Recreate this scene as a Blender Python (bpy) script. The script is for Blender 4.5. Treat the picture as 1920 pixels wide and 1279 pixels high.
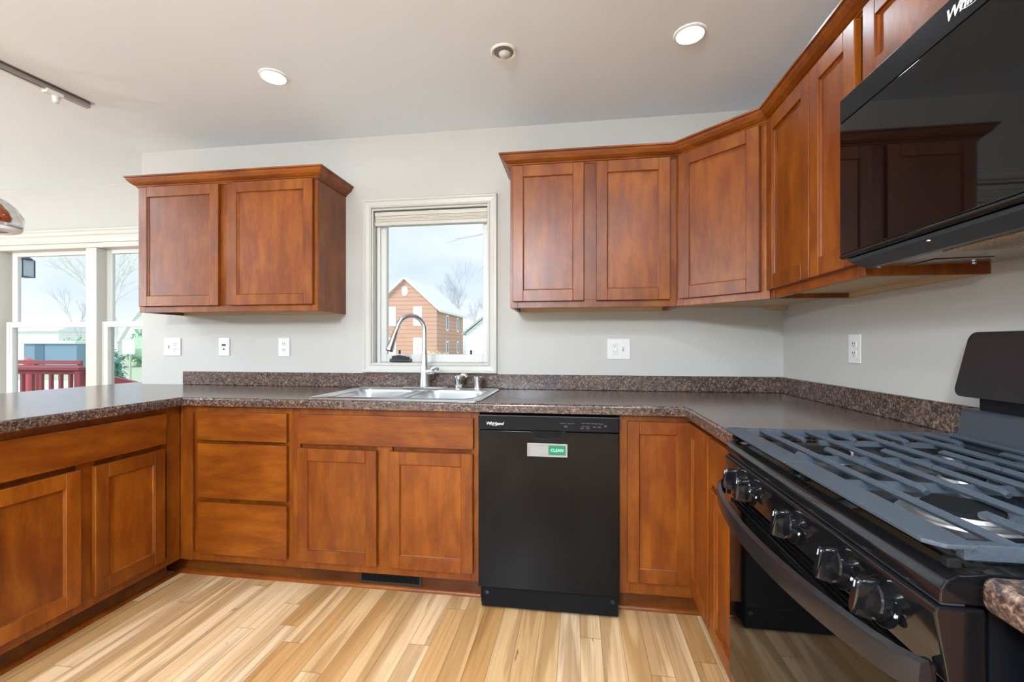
import bpy, bmesh, math, random
from mathutils import Vector, Matrix
random.seed(7)
scene = bpy.context.scene
for o in list(bpy.data.objects): bpy.data.objects.remove(o)
COL = scene.collection
PI = math.pi

# ------------------------------------------------------------------ camera
FPX, TH = 843.54, 0.1446
cd = bpy.data.cameras.new('camera'); cam = bpy.data.objects.new('camera', cd); COL.objects.link(cam)
cam.location = (-1.0894, -2.5906, 1.1714)
cam.rotation_euler = (PI/2, 0, TH)
cd.sensor_width = 36; cd.lens = FPX/1920*36; cd.shift_y = (647.45-639.5)/1920
cd.clip_start = 0.03; cd.clip_end = 500
scene.camera = cam

# ------------------------------------------------------------------ exposure, sky
vs = scene.view_settings
scene.display_settings.display_device = 'sRGB'
vs.view_transform = 'Standard'; vs.look = 'None'; vs.gamma = 1; vs.use_curve_mapping = False
vs.exposure = 0.55
scene.cycles.max_bounces = 10; scene.cycles.diffuse_bounces = 6; scene.cycles.glossy_bounces = 5
scene.cycles.transmission_bounces = 6; scene.cycles.transparent_max_bounces = 12

world = bpy.data.worlds.new('overcast sky'); scene.world = world; world.use_nodes = True
wn = world.node_tree; wn.nodes.clear()
w_out = wn.nodes.new('ShaderNodeOutputWorld'); w_bg = wn.nodes.new('ShaderNodeBackground')
w_tc = wn.nodes.new('ShaderNodeTexCoord'); w_nz = wn.nodes.new('ShaderNodeTexNoise'); w_rp = wn.nodes.new('ShaderNodeValToRGB')
w_map = wn.nodes.new('ShaderNodeMapping'); w_map.inputs['Scale'].default_value = (1, 1, 2.6)
w_nz.inputs['Scale'].default_value = 3.2; w_nz.inputs['Detail'].default_value = 5
w_rp.color_ramp.elements[0].position = .36; w_rp.color_ramp.elements[0].color = (.56, .65, .82, 1)
w_rp.color_ramp.elements[1].position = .60; w_rp.color_ramp.elements[1].color = (.76, .79, .84, 1)
wn.links.new(w_tc.outputs['Generated'], w_map.inputs[0]); wn.links.new(w_map.outputs[0], w_nz.inputs['Vector'])
wn.links.new(w_nz.outputs[0], w_rp.inputs[0]); wn.links.new(w_rp.outputs[0], w_bg.inputs[0])
wn.links.new(w_bg.outputs[0], w_out.inputs[0]); w_bg.inputs[1].default_value = .98

sl = bpy.data.lights.new('hazy_sun', 'SUN'); sl.energy = 1.6; sl.angle = math.radians(25); sl.color = (1, .98, .95)
so = bpy.data.objects.new('hazy_sun', sl); COL.objects.link(so)
so.rotation_euler = Vector((.42, .80, -.72)).to_track_quat('-Z', 'Y').to_euler()

# daylight portals in the two windows and the two added openings
def portal(loc, rot, sx, sy):
    ld = bpy.data.lights.new('window_portal', 'AREA'); ld.shape = 'RECTANGLE'; ld.size = sx; ld.size_y = sy
    ld.cycles.is_portal = True
    o = bpy.data.objects.new('window_portal', ld); COL.objects.link(o); o.location = loc; o.rotation_euler = rot
portal((-4.95, .60, 1.35), (-PI/2, 0, 0), 1.9, 1.3)
portal((-1.97, .16, 1.53), (-PI/2, 0, 0), .73, .94)
portal((-3.6, -6.05, 1.2), (PI/2, 0, 0), 5.0, 2.2)
portal((-8.05, -2.7, 1.3), (0, -PI/2, 0), 2.0, 5.0)

LAMP_W = 20.0
GLOBE = 165  # base emission of the added globe lamps
CEIL = 2.443
def lamp(x, y, w=LAMP_W):
    ld = bpy.data.lights.new('downlight_lamp', 'AREA'); ld.shape = 'DISK'; ld.size = .10; ld.energy = w
    ld.color = (.84, .99, 1.13)
    o = bpy.data.objects.new('downlight_lamp', ld); COL.objects.link(o); o.location = (x, y, CEIL-.012)
LIT = [(-2.51, -.65), (-.635, -.67), (-.64, -2.75), (-1.57, -3.1), (-2.51, -2.75), (-1.6, -4.7), (-4.9, -1.3), (-5.6, -3.4), (-4.2, -4.6)]  # last four are unseen downlights added to light the room
for i, (x, y) in enumerate(LIT): lamp(x, y, LAMP_W*(.07 if i < 2 else .70))

# ------------------------------------------------------------------ materials
def nodes(name):
    m = bpy.data.materials.new(name); m.use_nodes = True
    nt = m.node_tree; b = nt.nodes['Principled BSDF']
    return m, nt, b
def mat(name, col, rough=.5, metal=0, coat=0, spec=.5, bump=0, bscale=200, emit=None, es=0):
    m, nt, b = nodes(name)
    b.inputs['Base Color'].default_value = (*col, 1); b.inputs['Roughness'].default_value = rough
    b.inputs['Metallic'].default_value = metal; b.inputs['Coat Weight'].default_value = coat
    b.inputs['Specular IOR Level'].default_value = spec; b.inputs['Coat Roughness'].default_value = .08
    if bump:
        n = nt.nodes.new('ShaderNodeTexNoise'); n.inputs['Scale'].default_value = bscale
        tc = nt.nodes.new('ShaderNodeTexCoord'); nt.links.new(tc.outputs['Object'], n.inputs['Vector'])
        bp = nt.nodes.new('ShaderNodeBump'); bp.inputs['Strength'].default_value = bump; bp.inputs['Distance'].default_value = .002
        nt.links.new(n.outputs[0], bp.inputs['Height']); nt.links.new(bp.outputs[0], b.inputs['Normal'])
    if emit:
        b.inputs['Emission Color'].default_value = (*emit, 1); b.inputs['Emission Strength'].default_value = es
    return m
def ramp(nt, stops):
    r = nt.nodes.new('ShaderNodeValToRGB'); e = r.color_ramp.elements
    while len(e) > 1: e.remove(e[-1])
    e[0].position, e[0].color = stops[0][0], (*stops[0][1], 1)
    for p, c in stops[1:]:
        k = e.new(p); k.color = (*c, 1)
    return r
def noise(nt, vec, scale, detail=4, dist=0, rough=.5):
    n = nt.nodes.new('ShaderNodeTexNoise'); n.inputs['Scale'].default_value = scale
    n.inputs['Detail'].default_value = detail; n.inputs['Distortion'].default_value = dist; n.inputs['Roughness'].default_value = rough
    if vec: nt.links.new(vec, n.inputs['Vector'])
    return n
def mapping(nt, src, scale, loc=(0, 0, 0)):
    m = nt.nodes.new('ShaderNodeMapping'); m.inputs['Scale'].default_value = scale; m.inputs['Location'].default_value = loc
    nt.links.new(src, m.inputs[0]); return m.outputs[0]
def mth(nt, op, a, b=None):
    m = nt.nodes.new('ShaderNodeMath'); m.operation = op
    for i, v in enumerate((a, b)):
        if v is None: continue
        if isinstance(v, (int, float)): m.inputs[i].default_value = v
        else: nt.links.new(v, m.inputs[i])
    return m.outputs[0]
def mixc(nt, f, a, b, mode='MIX'):
    m = nt.nodes.new('ShaderNodeMix'); m.data_type = 'RGBA'; m.blend_type = mode
    for s, v in ((m.inputs[0], f), (m.inputs[6], a), (m.inputs[7], b)):
        if isinstance(v, (int, float)): s.default_value = v
        elif isinstance(v, tuple): s.default_value = (*v, 1)
        else: nt.links.new(v, s)
    return m.outputs[2]

def wood(name, grain_axis='Z', k=1.0):
    m, nt, b = nodes(name)
    tc = nt.nodes.new('ShaderNodeTexCoord'); oi = nt.nodes.new('ShaderNodeObjectInfo')
    add = nt.nodes.new('ShaderNodeVectorMath'); add.operation = 'ADD'
    cmb = nt.nodes.new('ShaderNodeCombineXYZ')
    for i in range(3): nt.links.new(mth(nt, 'MULTIPLY', oi.outputs['Random'], 7.3+i*3.1), cmb.inputs[i])
    nt.links.new(tc.outputs['Object'], add.inputs[0]); nt.links.new(cmb.outputs[0], add.inputs[1])
    v = add.outputs[0]
    sc = {'Z': (1, 1, .16), 'X': (.16, 1, 1), 'Y': (1, .16, 1)}[grain_axis]
    n1 = noise(nt, mapping(nt, v, tuple(q**.35 for q in sc)), 7.5, 4, .5)                                   # blotches of the stain
    n2 = noise(nt, mapping(nt, v, sc), 24, 5, .5)                   # soft broad grain
    n3 = noise(nt, mapping(nt, v, tuple(s*1.0 for s in sc)), 150, 3)  # fine grain
    f = mth(nt, 'ADD', mth(nt, 'MULTIPLY', n1.outputs[0], .45), mth(nt, 'ADD', mth(nt, 'MULTIPLY', n2.outputs[0], .38), mth(nt, 'MULTIPLY', n3.outputs[0], .17)))
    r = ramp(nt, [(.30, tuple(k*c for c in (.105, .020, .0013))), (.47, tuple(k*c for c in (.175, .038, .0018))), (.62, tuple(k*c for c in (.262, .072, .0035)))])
    nt.links.new(f, r.inputs[0])
    hv = nt.nodes.new('ShaderNodeHueSaturation'); nt.links.new(r.outputs[0], hv.inputs['Color'])
    nt.links.new(mth(nt, 'ADD', .88, mth(nt, 'MULTIPLY', oi.outputs['Random'], .22)), hv.inputs['Value'])
    nt.links.new(hv.outputs[0], b.inputs['Base Color'])
    b.inputs['Roughness'].default_value = .36; b.inputs['Specular IOR Level'].default_value = .38; b.inputs['Coat Weight'].default_value = .08; b.inputs['Coat Roughness'].default_value = .25
    bp = nt.nodes.new('ShaderNodeBump'); bp.inputs['Strength'].default_value = .08; bp.inputs['Distance'].default_value = .001
    nt.links.new(n3.outputs[0], bp.inputs['Height']); nt.links.new(bp.outputs[0], b.inputs['Normal'])
    return m
M = {}
M['wood'] = wood('cherry stained maple', 'Z'); M['wood_x'] = wood('cherry stained maple cross grain', 'X'); M['wood_y'] = wood('cherry stained maple long grain', 'Y')
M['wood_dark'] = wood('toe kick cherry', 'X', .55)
M['raw'] = mat('raw maple ply', (.50, .36, .21), .55, bump=.1, bscale=60)

def granite():
    m, nt, b = nodes('brown speckled laminate')
    tc = nt.nodes.new('ShaderNodeTexCoord'); v = tc.outputs['Object']
    n1 = noise(nt, v, 130, 4, .8, .6); n2 = noise(nt, v, 60, 3, 1.0, .6); n3 = noise(nt, v, 9, 2)
    f = mth(nt, 'ADD', mth(nt, 'MULTIPLY', n1.outputs[0], .6), mth(nt, 'MULTIPLY', n2.outputs[0], .4))
    r = ramp(nt, [(.38, (.010, .009, .012)), (.45, (.036, .024, .021)), (.51, (.095, .053, .036)), (.57, (.20, .118, .080)), (.66, (.36, .26, .19))])
    nt.links.new(f, r.inputs[0])
    g = mixc(nt, mth(nt, 'MULTIPLY', n3.outputs[0], .25), r.outputs[0], (.06, .06, .075))
    nt.links.new(g, b.inputs['Base Color']); b.inputs['Roughness'].default_value = .18
    b.inputs['Specular IOR Level'].default_value = .75
    bp = nt.nodes.new('ShaderNodeBump'); bp.inputs['Strength'].default_value = .06; bp.inputs['Distance'].default_value = .001
    nt.links.new(n1.outputs[0], bp.inputs['Height']); nt.links.new(bp.outputs[0], b.inputs['Normal'])
    return m
M['granite'] = granite()

def plank_floor():
    m, nt, b = nodes('hickory plank floor')
    tc = nt.nodes.new('ShaderNodeTexCoord'); sep = nt.nodes.new('ShaderNodeSeparateXYZ'); nt.links.new(tc.outputs['Object'], sep.inputs[0])
    X, Y = sep.outputs[0], sep.outputs[1]
    W = .083
    fx = mth(nt, 'DIVIDE', X, W); ix = mth(nt, 'FLOOR', fx); ux = mth(nt, 'FRACT', fx)
    wn1 = nt.nodes.new('ShaderNodeTexWhiteNoise'); wn1.noise_dimensions = '1D'; nt.links.new(ix, wn1.inputs['W'])
    fy = mth(nt, 'DIVIDE', mth(nt, 'ADD', Y, mth(nt, 'MULTIPLY', wn1.outputs[0], 3.7)), 1.25)
    iy = mth(nt, 'FLOOR', fy); uy = mth(nt, 'FRACT', fy)
    cb = nt.nodes.new('ShaderNodeCombineXYZ'); nt.links.new(ix, cb.inputs[0]); nt.links.new(iy, cb.inputs[1])
    wn2 = nt.nodes.new('ShaderNodeTexWhiteNoise'); wn2.noise_dimensions = '2D'; nt.links.new(cb.outputs[0], wn2.inputs['Vector'])
    base = ramp(nt, [(0, (.55, .29, .105)), (.25, (.70, .42, .185)), (.5, (.80, .54, .29)), (.8, (.86, .61, .36)), (1, (.90, .69, .46))])
    nt.links.new(wn2.outputs['Value'], base.inputs[0])
    # coordinates shifted for every board
    sh = nt.nodes.new('ShaderNodeCombineXYZ')
    nt.links.new(mth(nt, 'ADD', X, mth(nt, 'MULTIPLY', wn2.outputs['Value'], 31)), sh.inputs[0]); nt.links.new(mth(nt, 'ADD', Y, mth(nt, 'MULTIPLY', wn1.outputs[0], 17)), sh.inputs[1])
    g1 = noise(nt, mapping(nt, sh.outputs[0], (11, .55, 1)), 1.0, 3, .7)       # heartwood streaks
    r1 = ramp(nt, [(.48, (0, 0, 0)), (.55, (1, 1, 1))]); nt.links.new(g1.outputs[0], r1.inputs[0])
    g2 = noise(nt, mapping(nt, sh.outputs[0], (48, 1.3, 1)), 1.0, 5, 1.2, .6)   # grain lines
    r2 = ramp(nt, [(.30, (.66, .56, .45)), (.52, (1, 1, 1))]); nt.links.new(g2.outputs[0], r2.inputs[0])
    c1 = mixc(nt, mth(nt, 'MULTIPLY', r1.outputs[0], .60), base.outputs[0], (.40, .20, .068))
    c2 = mixc(nt, .75, c1, r2.outputs[0], 'MULTIPLY')
    vo = nt.nodes.new('ShaderNodeTexNoise'); nt.links.new(mapping(nt, sh.outputs[0], (9, 2.6, 1)), vo.inputs['Vector']); vo.inputs['Scale'].default_value = 1.4; vo.inputs['Detail'].default_value = 5; vo.inputs['Distortion'].default_value = 2.2
    r3 = ramp(nt, [(.70, (0, 0, 0)), (.75, (1, 1, 1))]); nt.links.new(vo.outputs[0], r3.inputs[0])
    c3 = mixc(nt, mth(nt, 'MULTIPLY', r3.outputs[0], .75), c2, (.10, .045, .018))
    ex = mth(nt, 'LESS_THAN', mth(nt, 'MINIMUM', ux, mth(nt, 'SUBTRACT', 1.0, ux)), .013)
    ey = mth(nt, 'LESS_THAN', mth(nt, 'MINIMUM', uy, mth(nt, 'SUBTRACT', 1.0, uy)), .0010)
    e = mth(nt, 'MAXIMUM', ex, ey)
    c4 = mixc(nt, mth(nt, 'MULTIPLY', e, .62), c3, (.07, .035, .015))
    nt.links.new(c4, b.inputs['Base Color']); b.inputs['Roughness'].default_value = .33
    bp = nt.nodes.new('ShaderNodeBump'); bp.inputs['Strength'].default_value = .25; bp.inputs['Distance'].default_value = .001; bp.invert = True
    nt.links.new(e, bp.inputs['Height']); nt.links.new(bp.outputs[0], b.inputs['Normal'])
    return m
M['floor'] = plank_floor()
M['wall'] = mat('greige wall paint', (.50, .482, .442), .6, bump=.08, bscale=350)
M['ceiling'] = mat('cool tinted ceiling paint', (.78, .87, .97), .8, bump=.06, bscale=250)  # blue tint in the colour offsets warm light bounced off the wood
M['trim'] = mat('warm off-white trim paint', (.55, .53, .48), .35)
M['sash'] = mat('pale vinyl sash', (.66, .655, .63), .4)
M['blind'] = mat('cream blind fabric', (.66, .61, .52), .8)
M['black'] = mat('glossy black enamel', (.006, .006, .007), .07, spec=.6)
M['black_semi'] = mat('satin black plastic', (.005, .006, .008), .25, spec=.18)
M['black_door'] = mat('satin black appliance door', (.004, .004, .005), .13, spec=.18)
M['black_matte'] = mat('matte black', (.006, .006, .007), .7, spec=.15)
M['glass_black'] = mat('black appliance glass', (.002, .002, .0025), .03, spec=.32)
M['slate'] = mat('slate grey painted steel', (.035, .042, .052), .35)
M['iron'] = mat('grey black cast iron grate', (.048, .062, .080), .36, bump=.5, bscale=900)
M['steel'] = mat('brushed stainless steel', (.66, .67, .68), .28, metal=1)
M['chrome'] = mat('polished chrome', (.78, .79, .80), .10, metal=1)
M['nickel'] = mat('brushed nickel', (.42, .41, .40), .32, metal=1)
M['alu'] = mat('cast aluminium', (.72, .74, .76), .35, metal=1)
M['brass'] = mat('brass jet', (.75, .45, .2), .3, metal=1)
M['white'] = mat('white plastic', (.72, .71, .68), .35)
M['white_text'] = mat('white print', (.62, .63, .65), .5)
M['grey_text'] = mat('grey print', (.20, .21, .23), .5)
M['dark'] = mat('dark slot', (.03, .03, .03), .6)
M['grey_pl'] = mat('light grey plastic', (.33, .32, .31), .4)
M['green'] = mat('green sign', (.008, .19, .085), .45)
M['mint'] = mat('mint lettering', (.35, .78, .58), .5)
M['led'] = mat('glowing LED lens', (1, 1, 1), .5, emit=(1, .99, .97), es=6)
m_, nt_, b_ = nodes('golden mesh filter'); M['mesh_filter'] = m_
tc_ = nt_.nodes.new('ShaderNodeTexCoord'); vo_ = nt_.nodes.new('ShaderNodeTexVoronoi'); vo_.inputs['Scale'].default_value = 190; vo_.inputs['Randomness'].default_value = .25
nt_.links.new(tc_.outputs['Object'], vo_.inputs['Vector']); r_ = ramp(nt_, [(.25, (.85, .66, .44)), (.6, (.22, .13, .07))]); nt_.links.new(vo_.outputs['Distance'], r_.inputs[0]); nt_.links.new(r_.outputs[0], b_.inputs['Base Color'])
b_.inputs['Roughness'].default_value = .45; b_.inputs['Metallic'].default_value = .4
M['under'] = mat('polished grey underside', (.36, .33, .30), .16, metal=1)

def glass_pane():
    m = bpy.data.materials.new('window glass'); m.use_nodes = True; nt = m.node_tree; nt.nodes.clear()
    o = nt.nodes.new('ShaderNodeOutputMaterial'); mx = nt.nodes.new('ShaderNodeMixShader'); t = nt.nodes.new('ShaderNodeBsdfTransparent')
    g = nt.nodes.new('ShaderNodeBsdfGlossy'); g.inputs['Roughness'].default_value = .01; t.inputs[0].default_value = (.95, .97, .97, 1)
    f = nt.nodes.new('ShaderNodeLayerWeight'); f.inputs['Blend'].default_value = .5
    nt.links.new(mth(nt, 'MULTIPLY', mth(nt, 'POWER', f.outputs['Facing'], 5), .4), mx.inputs[0]); nt.links.new(t.outputs[0], mx.inputs[1]); nt.links.new(g.outputs[0], mx.inputs[2]); nt.links.new(mx.outputs[0], o.inputs[0])
    return m
M['pane'] = glass_pane()
def clear_glass():
    m, nt, b = nodes('clear art glass'); b.inputs['Transmission Weight'].default_value = 1; b.inputs['Roughness'].default_value = .02; b.inputs['IOR'].default_value = 1.4
    return m
M['clear'] = clear_glass()
m_, nt_, b_ = nodes('amber red art glass'); M['amber'] = m_
b_.inputs['Base Color'].default_value = (.75, .10, .01, 1); b_.inputs['Roughness'].default_value = .08
n_ = noise(nt_, None, 14, 3, 1.0); r_ = ramp(nt_, [(.35, (.45, .03, .005)), (.6, (.80, .17, .02))]); nt_.links.new(n_.outputs[0], r_.inputs[0]); nt_.links.new(r_.outputs[0], b_.inputs['Base Color'])

def siding(name, c1, c2, pitch):
    m, nt, b = nodes(name)
    tc = nt.nodes.new('ShaderNodeTexCoord'); sep = nt.nodes.new('ShaderNodeSeparateXYZ'); nt.links.new(tc.outputs['Object'], sep.inputs[0])
    fr = mth(nt, 'FRACT', mth(nt, 'DIVIDE', sep.outputs[2], pitch)); lt = mth(nt, 'LESS_THAN', fr, .14)
    n = noise(nt, tc.outputs['Object'], 1.2, 3)
    base = mixc(nt, n.outputs[0], c1, tuple(min(1, c*1.25) for c in c1))
    nt.links.new(mixc(nt, lt, base, c2), b.inputs['Base Color']); b.inputs['Roughness'].default_value = .8
    return m
M['siding'] = siding('orange brown lap siding', (.62, .37, .28), (.48, .28, .21), .42)
M['siding_w'] = siding('white lap siding', (.93, .94, .95), (.82, .84, .87), .3)
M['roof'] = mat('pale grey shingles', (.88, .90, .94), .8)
M['roof_g'] = mat('grey garage shingles', (.50, .52, .56), .8)
M['board_white'] = mat('white window boards', (.9, .92, .94), .6)
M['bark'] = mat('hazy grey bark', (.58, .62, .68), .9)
M['bark_pale'] = mat('pale trunk bark', (.80, .82, .78), .9)
M['lawn'] = mat('spring lawn', (.52, .60, .42), .9, bump=.4, bscale=8)
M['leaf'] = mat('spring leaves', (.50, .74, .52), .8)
M['leaf_dark'] = mat('dark evergreen leaves', (.13, .34, .25), .8)
M['dry'] = mat('dry brush', (.80, .68, .50), .9)
M['deck'] = mat('dark red deck stain', (.33, .07, .08), .55)
M['pave'] = mat('pale drive', (.9, .9, .9), .9)
M['blue_grey'] = mat('blue grey panel', (.22, .34, .46), .5)
M['red_pl'] = mat('red plastic', (.70, .13, .15), .5)
M['lantern'] = mat('dark teal lantern metal', (.04, .07, .09), .4)

# ------------------------------------------------------------------ mesh helpers
class MB:
    def __init__(s): s.bm = bmesh.new(); s.xf = None
    def _add(s, vs, fs):
        if s.xf is not None: vs = [s.xf(v) if callable(s.xf) else s.xf @ Vector(v) for v in vs]
        b = [s.bm.verts.new(v) for v in vs]
        out = []
        for f in fs:
            try: out.append(s.bm.faces.new([b[i] for i in f]))
            except ValueError: pass
        return b, out
    def box(s, x0, x1, y0, y1, z0, z1, bev=0, seg=1):
        x0, x1 = min(x0, x1), max(x0, x1); y0, y1 = min(y0, y1), max(y0, y1); z0, z1 = min(z0, z1), max(z0, z1)
        vs = [(x0,y0,z0),(x1,y0,z0),(x1,y1,z0),(x0,y1,z0),(x0,y0,z1),(x1,y0,z1),(x1,y1,z1),(x0,y1,z1)]
        b, fs = s._add(vs, [(0,3,2,1),(4,5,6,7),(0,1,5,4),(1,2,6,5),(2,3,7,6),(3,0,4,7)])
        if bev:
            es = list({e for f in fs for e in f.edges})
            bmesh.ops.bevel(s.bm, geom=es, offset=min(bev, .45*min(x1-x0, y1-y0, z1-z0)), segments=seg, profile=.5, affect='EDGES')
        return s
    def loft(s, rings, closed=True, cap0=True, cap1=True):
        n = len(rings[0]); vs = [v for r in rings for v in r]; fs = []
        for i in range(len(rings)-1):
            for j in range(n if closed else n-1):
                a, b2 = i*n+j, i*n+(j+1) % n
                fs.append((a, b2, b2+n, a+n))
        if closed and cap0: fs.append(tuple(range(n))[::-1])
        if closed and cap1: fs.append(tuple((len(rings)-1)*n+j for j in range(n)))
        s._add(vs, fs); return s
    def prism(s, poly, axis, a, b, bev=0):      # polygon in the two other axes, extruded along axis
        def P(p, t):
            if axis == 'x': return (t, p[0], p[1])
            if axis == 'y': return (p[0], t, p[1])
            return (p[0], p[1], t)
        n = len(poly)
        vs = [P(p, a) for p in poly]+[P(p, b) for p in poly]
        fs = [tuple(range(n))[::-1], tuple(range(n, 2*n))]+[(i, (i+1) % n, (i+1) % n+n, i+n) for i in range(n)]
        _, f = s._add(vs, fs)
        if bev:
            es = list({e for q in f for e in q.edges})
            bmesh.ops.bevel(s.bm, geom=es, offset=bev, segments=2, profile=.5, affect='EDGES')
        return s
    def lathe(s, prof, c, axis='z', seg=28, cap=True, dirv=None):   # prof: (radius, height)
        rings = []
        if dirv is None: dirv = {'x': (1,0,0), 'y': (0,1,0), 'z': (0,0,1)}[axis]
        q = Vector(dirv).normalized().to_track_quat('Z', 'Y')
        for r, h in prof:
            rings.append([Vector(c)+q @ Vector((r*math.cos(2*PI*k/seg), r*math.sin(2*PI*k/seg), h)) for k in range(seg)])
        return s.loft(rings, cap0=cap, cap1=cap)
    def tube(s, pts, rad, seg=12, cap=True):
        pts = [Vector(p) for p in pts]; n = len(pts)
        rads = rad if isinstance(rad, (list, tuple)) else [rad]*n
        rings = []; up = Vector((0, 0, 1)); prev = None
        for i, p in enumerate(pts):
            t = (pts[min(i+1, n-1)]-pts[max(i-1, 0)]).normalized()
            if prev is None:
                a = up if abs(t.dot(up)) < .9 else Vector((1, 0, 0)); u = t.cross(a).normalized()
            else:
                u = (prev-t*prev.dot(t)).normalized()
            prev = u; w = t.cross(u)
            rings.append([p+rads[i]*(math.cos(2*PI*k/seg)*u+math.sin(2*PI*k/seg)*w) for k in range(seg)])
        return s.loft(rings, cap0=cap, cap1=cap)
    def bar(s, a, b, w, h):                     # straight bar of section w x h between two points (horizontal-ish)
        a, b = Vector(a), Vector(b); t = (b-a).normalized(); u = t.cross(Vector((0, 0, 1)))
        if u.length < 1e-4: u = Vector((1, 0, 0))
        u.normalize(); v = u.cross(t)
        return s.loft([[p+u*(w/2*i)+v*(h/2*j) for i, j in ((-1,-1),(1,-1),(1,1),(-1,1))] for p in (a, b)])
    def plate(s, outer, holes, z0, z1):         # flat plate with holes, polygons in xy
        bm = s.bm; edges = []
        for poly in [outer]+holes:
            vv = [(p[0], p[1], z1) for p in poly]
            if s.xf is not None: vv = [s.xf @ Vector(v) for v in vv]
            v = [bm.verts.new(p) for p in vv]
            edges += [bm.edges.new((v[i], v[(i+1) % len(v)])) for i in range(len(v))]
        r = bmesh.ops.triangle_fill(bm, use_beauty=True, use_dissolve=False, edges=edges)
        fs = [g for g in r['geom'] if isinstance(g, bmesh.types.BMFace)]
        for f in fs:
            f.normal_update()
        ex = bmesh.ops.extrude_face_region(bm, geom=fs)
        nv = [g for g in ex['geom'] if isinstance(g, bmesh.types.BMVert)]
        bmesh.ops.translate(bm, verts=nv, vec=(0, 0, z0-z1))
        return s
    def build(s, name, m, parent=None, smooth=False, xmat=None):
        bm = s.bm
        bmesh.ops.remove_doubles(bm, verts=bm.verts, dist=1e-6)
        bmesh.ops.recalc_face_normals(bm, faces=bm.faces)
        me = bpy.data.meshes.new(name)
        off = Vector((0, 0, 0)); p = parent
        while p is not None: off += p.location; p = p.parent
        if parent is None:
            lo = Vector((min(v.co.x for v in bm.verts), min(v.co.y for v in bm.verts), min(v.co.z for v in bm.verts)))
            hi = Vector((max(v.co.x for v in bm.verts), max(v.co.y for v in bm.verts), max(v.co.z for v in bm.verts)))
            org = Vector(((lo.x+hi.x)/2, (lo.y+hi.y)/2, lo.z))
            if s.keep: org = Vector((0, 0, 0))
            off = org
        bmesh.ops.translate(bm, verts=bm.verts, vec=-off)
        if smooth is not False:
            for f in bm.faces: f.smooth = True
            ang = math.radians(35 if smooth is True else smooth)
            for e in bm.edges:
                if len(e.link_faces) == 2 and e.calc_face_angle(0) > ang: e.smooth = False
        bm.to_mesh(me); bm.free()
        if isinstance(m, str): m = M[m]
        me.materials.append(m)
        o = bpy.data.objects.new(name, me); COL.objects.link(o)
        if smooth is not False:
            wn_ = o.modifiers.new('weighted', 'WEIGHTED_NORMAL'); wn_.keep_sharp = True; wn_.weight = 100
        if parent is not None: o.parent = parent
        else: o.location = off
        return o
    keep = False
def rrect(cx, cy, w, h, r, n=6):
    pts = []
    for sx, sy, a0 in ((1, 1, 0), (-1, 1, 90), (-1, -1, 180), (1, -1, 270)):
        for k in range(n+1):
            a = math.radians(a0+90*k/n)
            pts.append((cx+sx*(w/2-r)+r*math.cos(a), cy+sy*(h/2-r)+r*math.sin(a)))
    return pts
def tag(o, label, cat, group=None, kind=None):
    if label: o['label'] = label
    if cat: o['category'] = cat
    if group: o['group'] = group
    if kind: o['kind'] = kind
    return o
def thing(name, label, cat, loc=(0, 0, 0), group=None):
    o = bpy.data.objects.new(name, None); COL.objects.link(o); o.location = loc; o.empty_display_size = .05
    return tag(o, label, cat, group)
def struct(name, mb, m, parent=None, smooth=False):
    if parent is None: mb.keep = True
    o = mb.build(name, m, parent, smooth)
    if parent is None: o['kind'] = 'structure'
    return o
def text(name, body, size, m, parent, loc, rx, extr=.0004, shear=0, sx=1, bold=0):
    """lettering as a mesh; rx = 3x3 matrix whose columns are text right, text up, outward"""
    cu = bpy.data.curves.new(name, 'FONT'); cu.body = body; cu.size = size; cu.extrude = extr; cu.align_x = 'CENTER'; cu.align_y = 'CENTER'; cu.shear = shear; cu.offset = bold
    t = bpy.data.objects.new(name, cu); COL.objects.link(t)
    dg = bpy.context.evaluated_depsgraph_get(); dg.update()
    me = bpy.data.meshes.new_from_object(t.evaluated_get(dg)); bpy.data.objects.remove(t)
    me.name = name; me.materials.clear(); me.materials.append(M[m])
    off = Vector((0, 0, 0)); p = parent
    while p is not None: off += p.location; p = p.parent
    for v in me.vertices: v.co = Vector(loc)-off+rx @ Vector((v.co.x*sx, v.co.y, v.co.z))
    o = bpy.data.objects.new(name, me); COL.objects.link(o); o.parent = parent
    return o
def cols(a, b, c):
    m = Matrix((a, b, c)); return m.transposed()
R_BACK = cols((1, 0, 0), (0, 0, 1), (0, -1, 0))     # lettering on a face that looks towards -y
R_RIGHT = cols((0, -1, 0), (0, 0, 1), (-1, 0, 0))   # lettering on a face that looks towards -x

# ------------------------------------------------------------------ the room shell
XL, YR = -8.0, -6.0
b = MB(); b.box(XL-.12, .12, YR-.12, .60, -.12, 0); struct('floor', b, 'floor')
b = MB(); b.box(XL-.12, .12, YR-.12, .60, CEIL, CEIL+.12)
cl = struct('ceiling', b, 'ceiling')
def wall_with_hole(name, axis, a0, a1, t0, t1, holes, m='wall'):
    """wall running along axis (x or y) between a0 and a1, thickness t0..t1, holes (a, b, z0, z1)"""
    b = MB(); A = sorted({a0, a1, *[h[0] for h in holes], *[h[1] for h in holes]}); Z = sorted({0, CEIL, *[h[2] for h in holes], *[h[3] for h in holes]})
    for i in range(len(A)-1):
        for j in range(len(Z)-1):
            ca, cz = (A[i]+A[i+1])/2, (Z[j]+Z[j+1])/2
            if any(h[0] < ca < h[1] and h[2] < cz < h[3] for h in holes): continue
            if axis == 'x': b.box(A[i], A[i+1], t0, t1, Z[j], Z[j+1])
            else: b.box(t0, t1, A[i], A[i+1], Z[j], Z[j+1])
    return struct(name, b, m)
WX0, WX1, WZ0, WZ1 = -2.331, -1.603, 1.056, 2.000
wall_with_hole('wall_back', 'x', -3.94, .12, 0, .14, [(WX0, WX1, WZ0, WZ1)])
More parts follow.
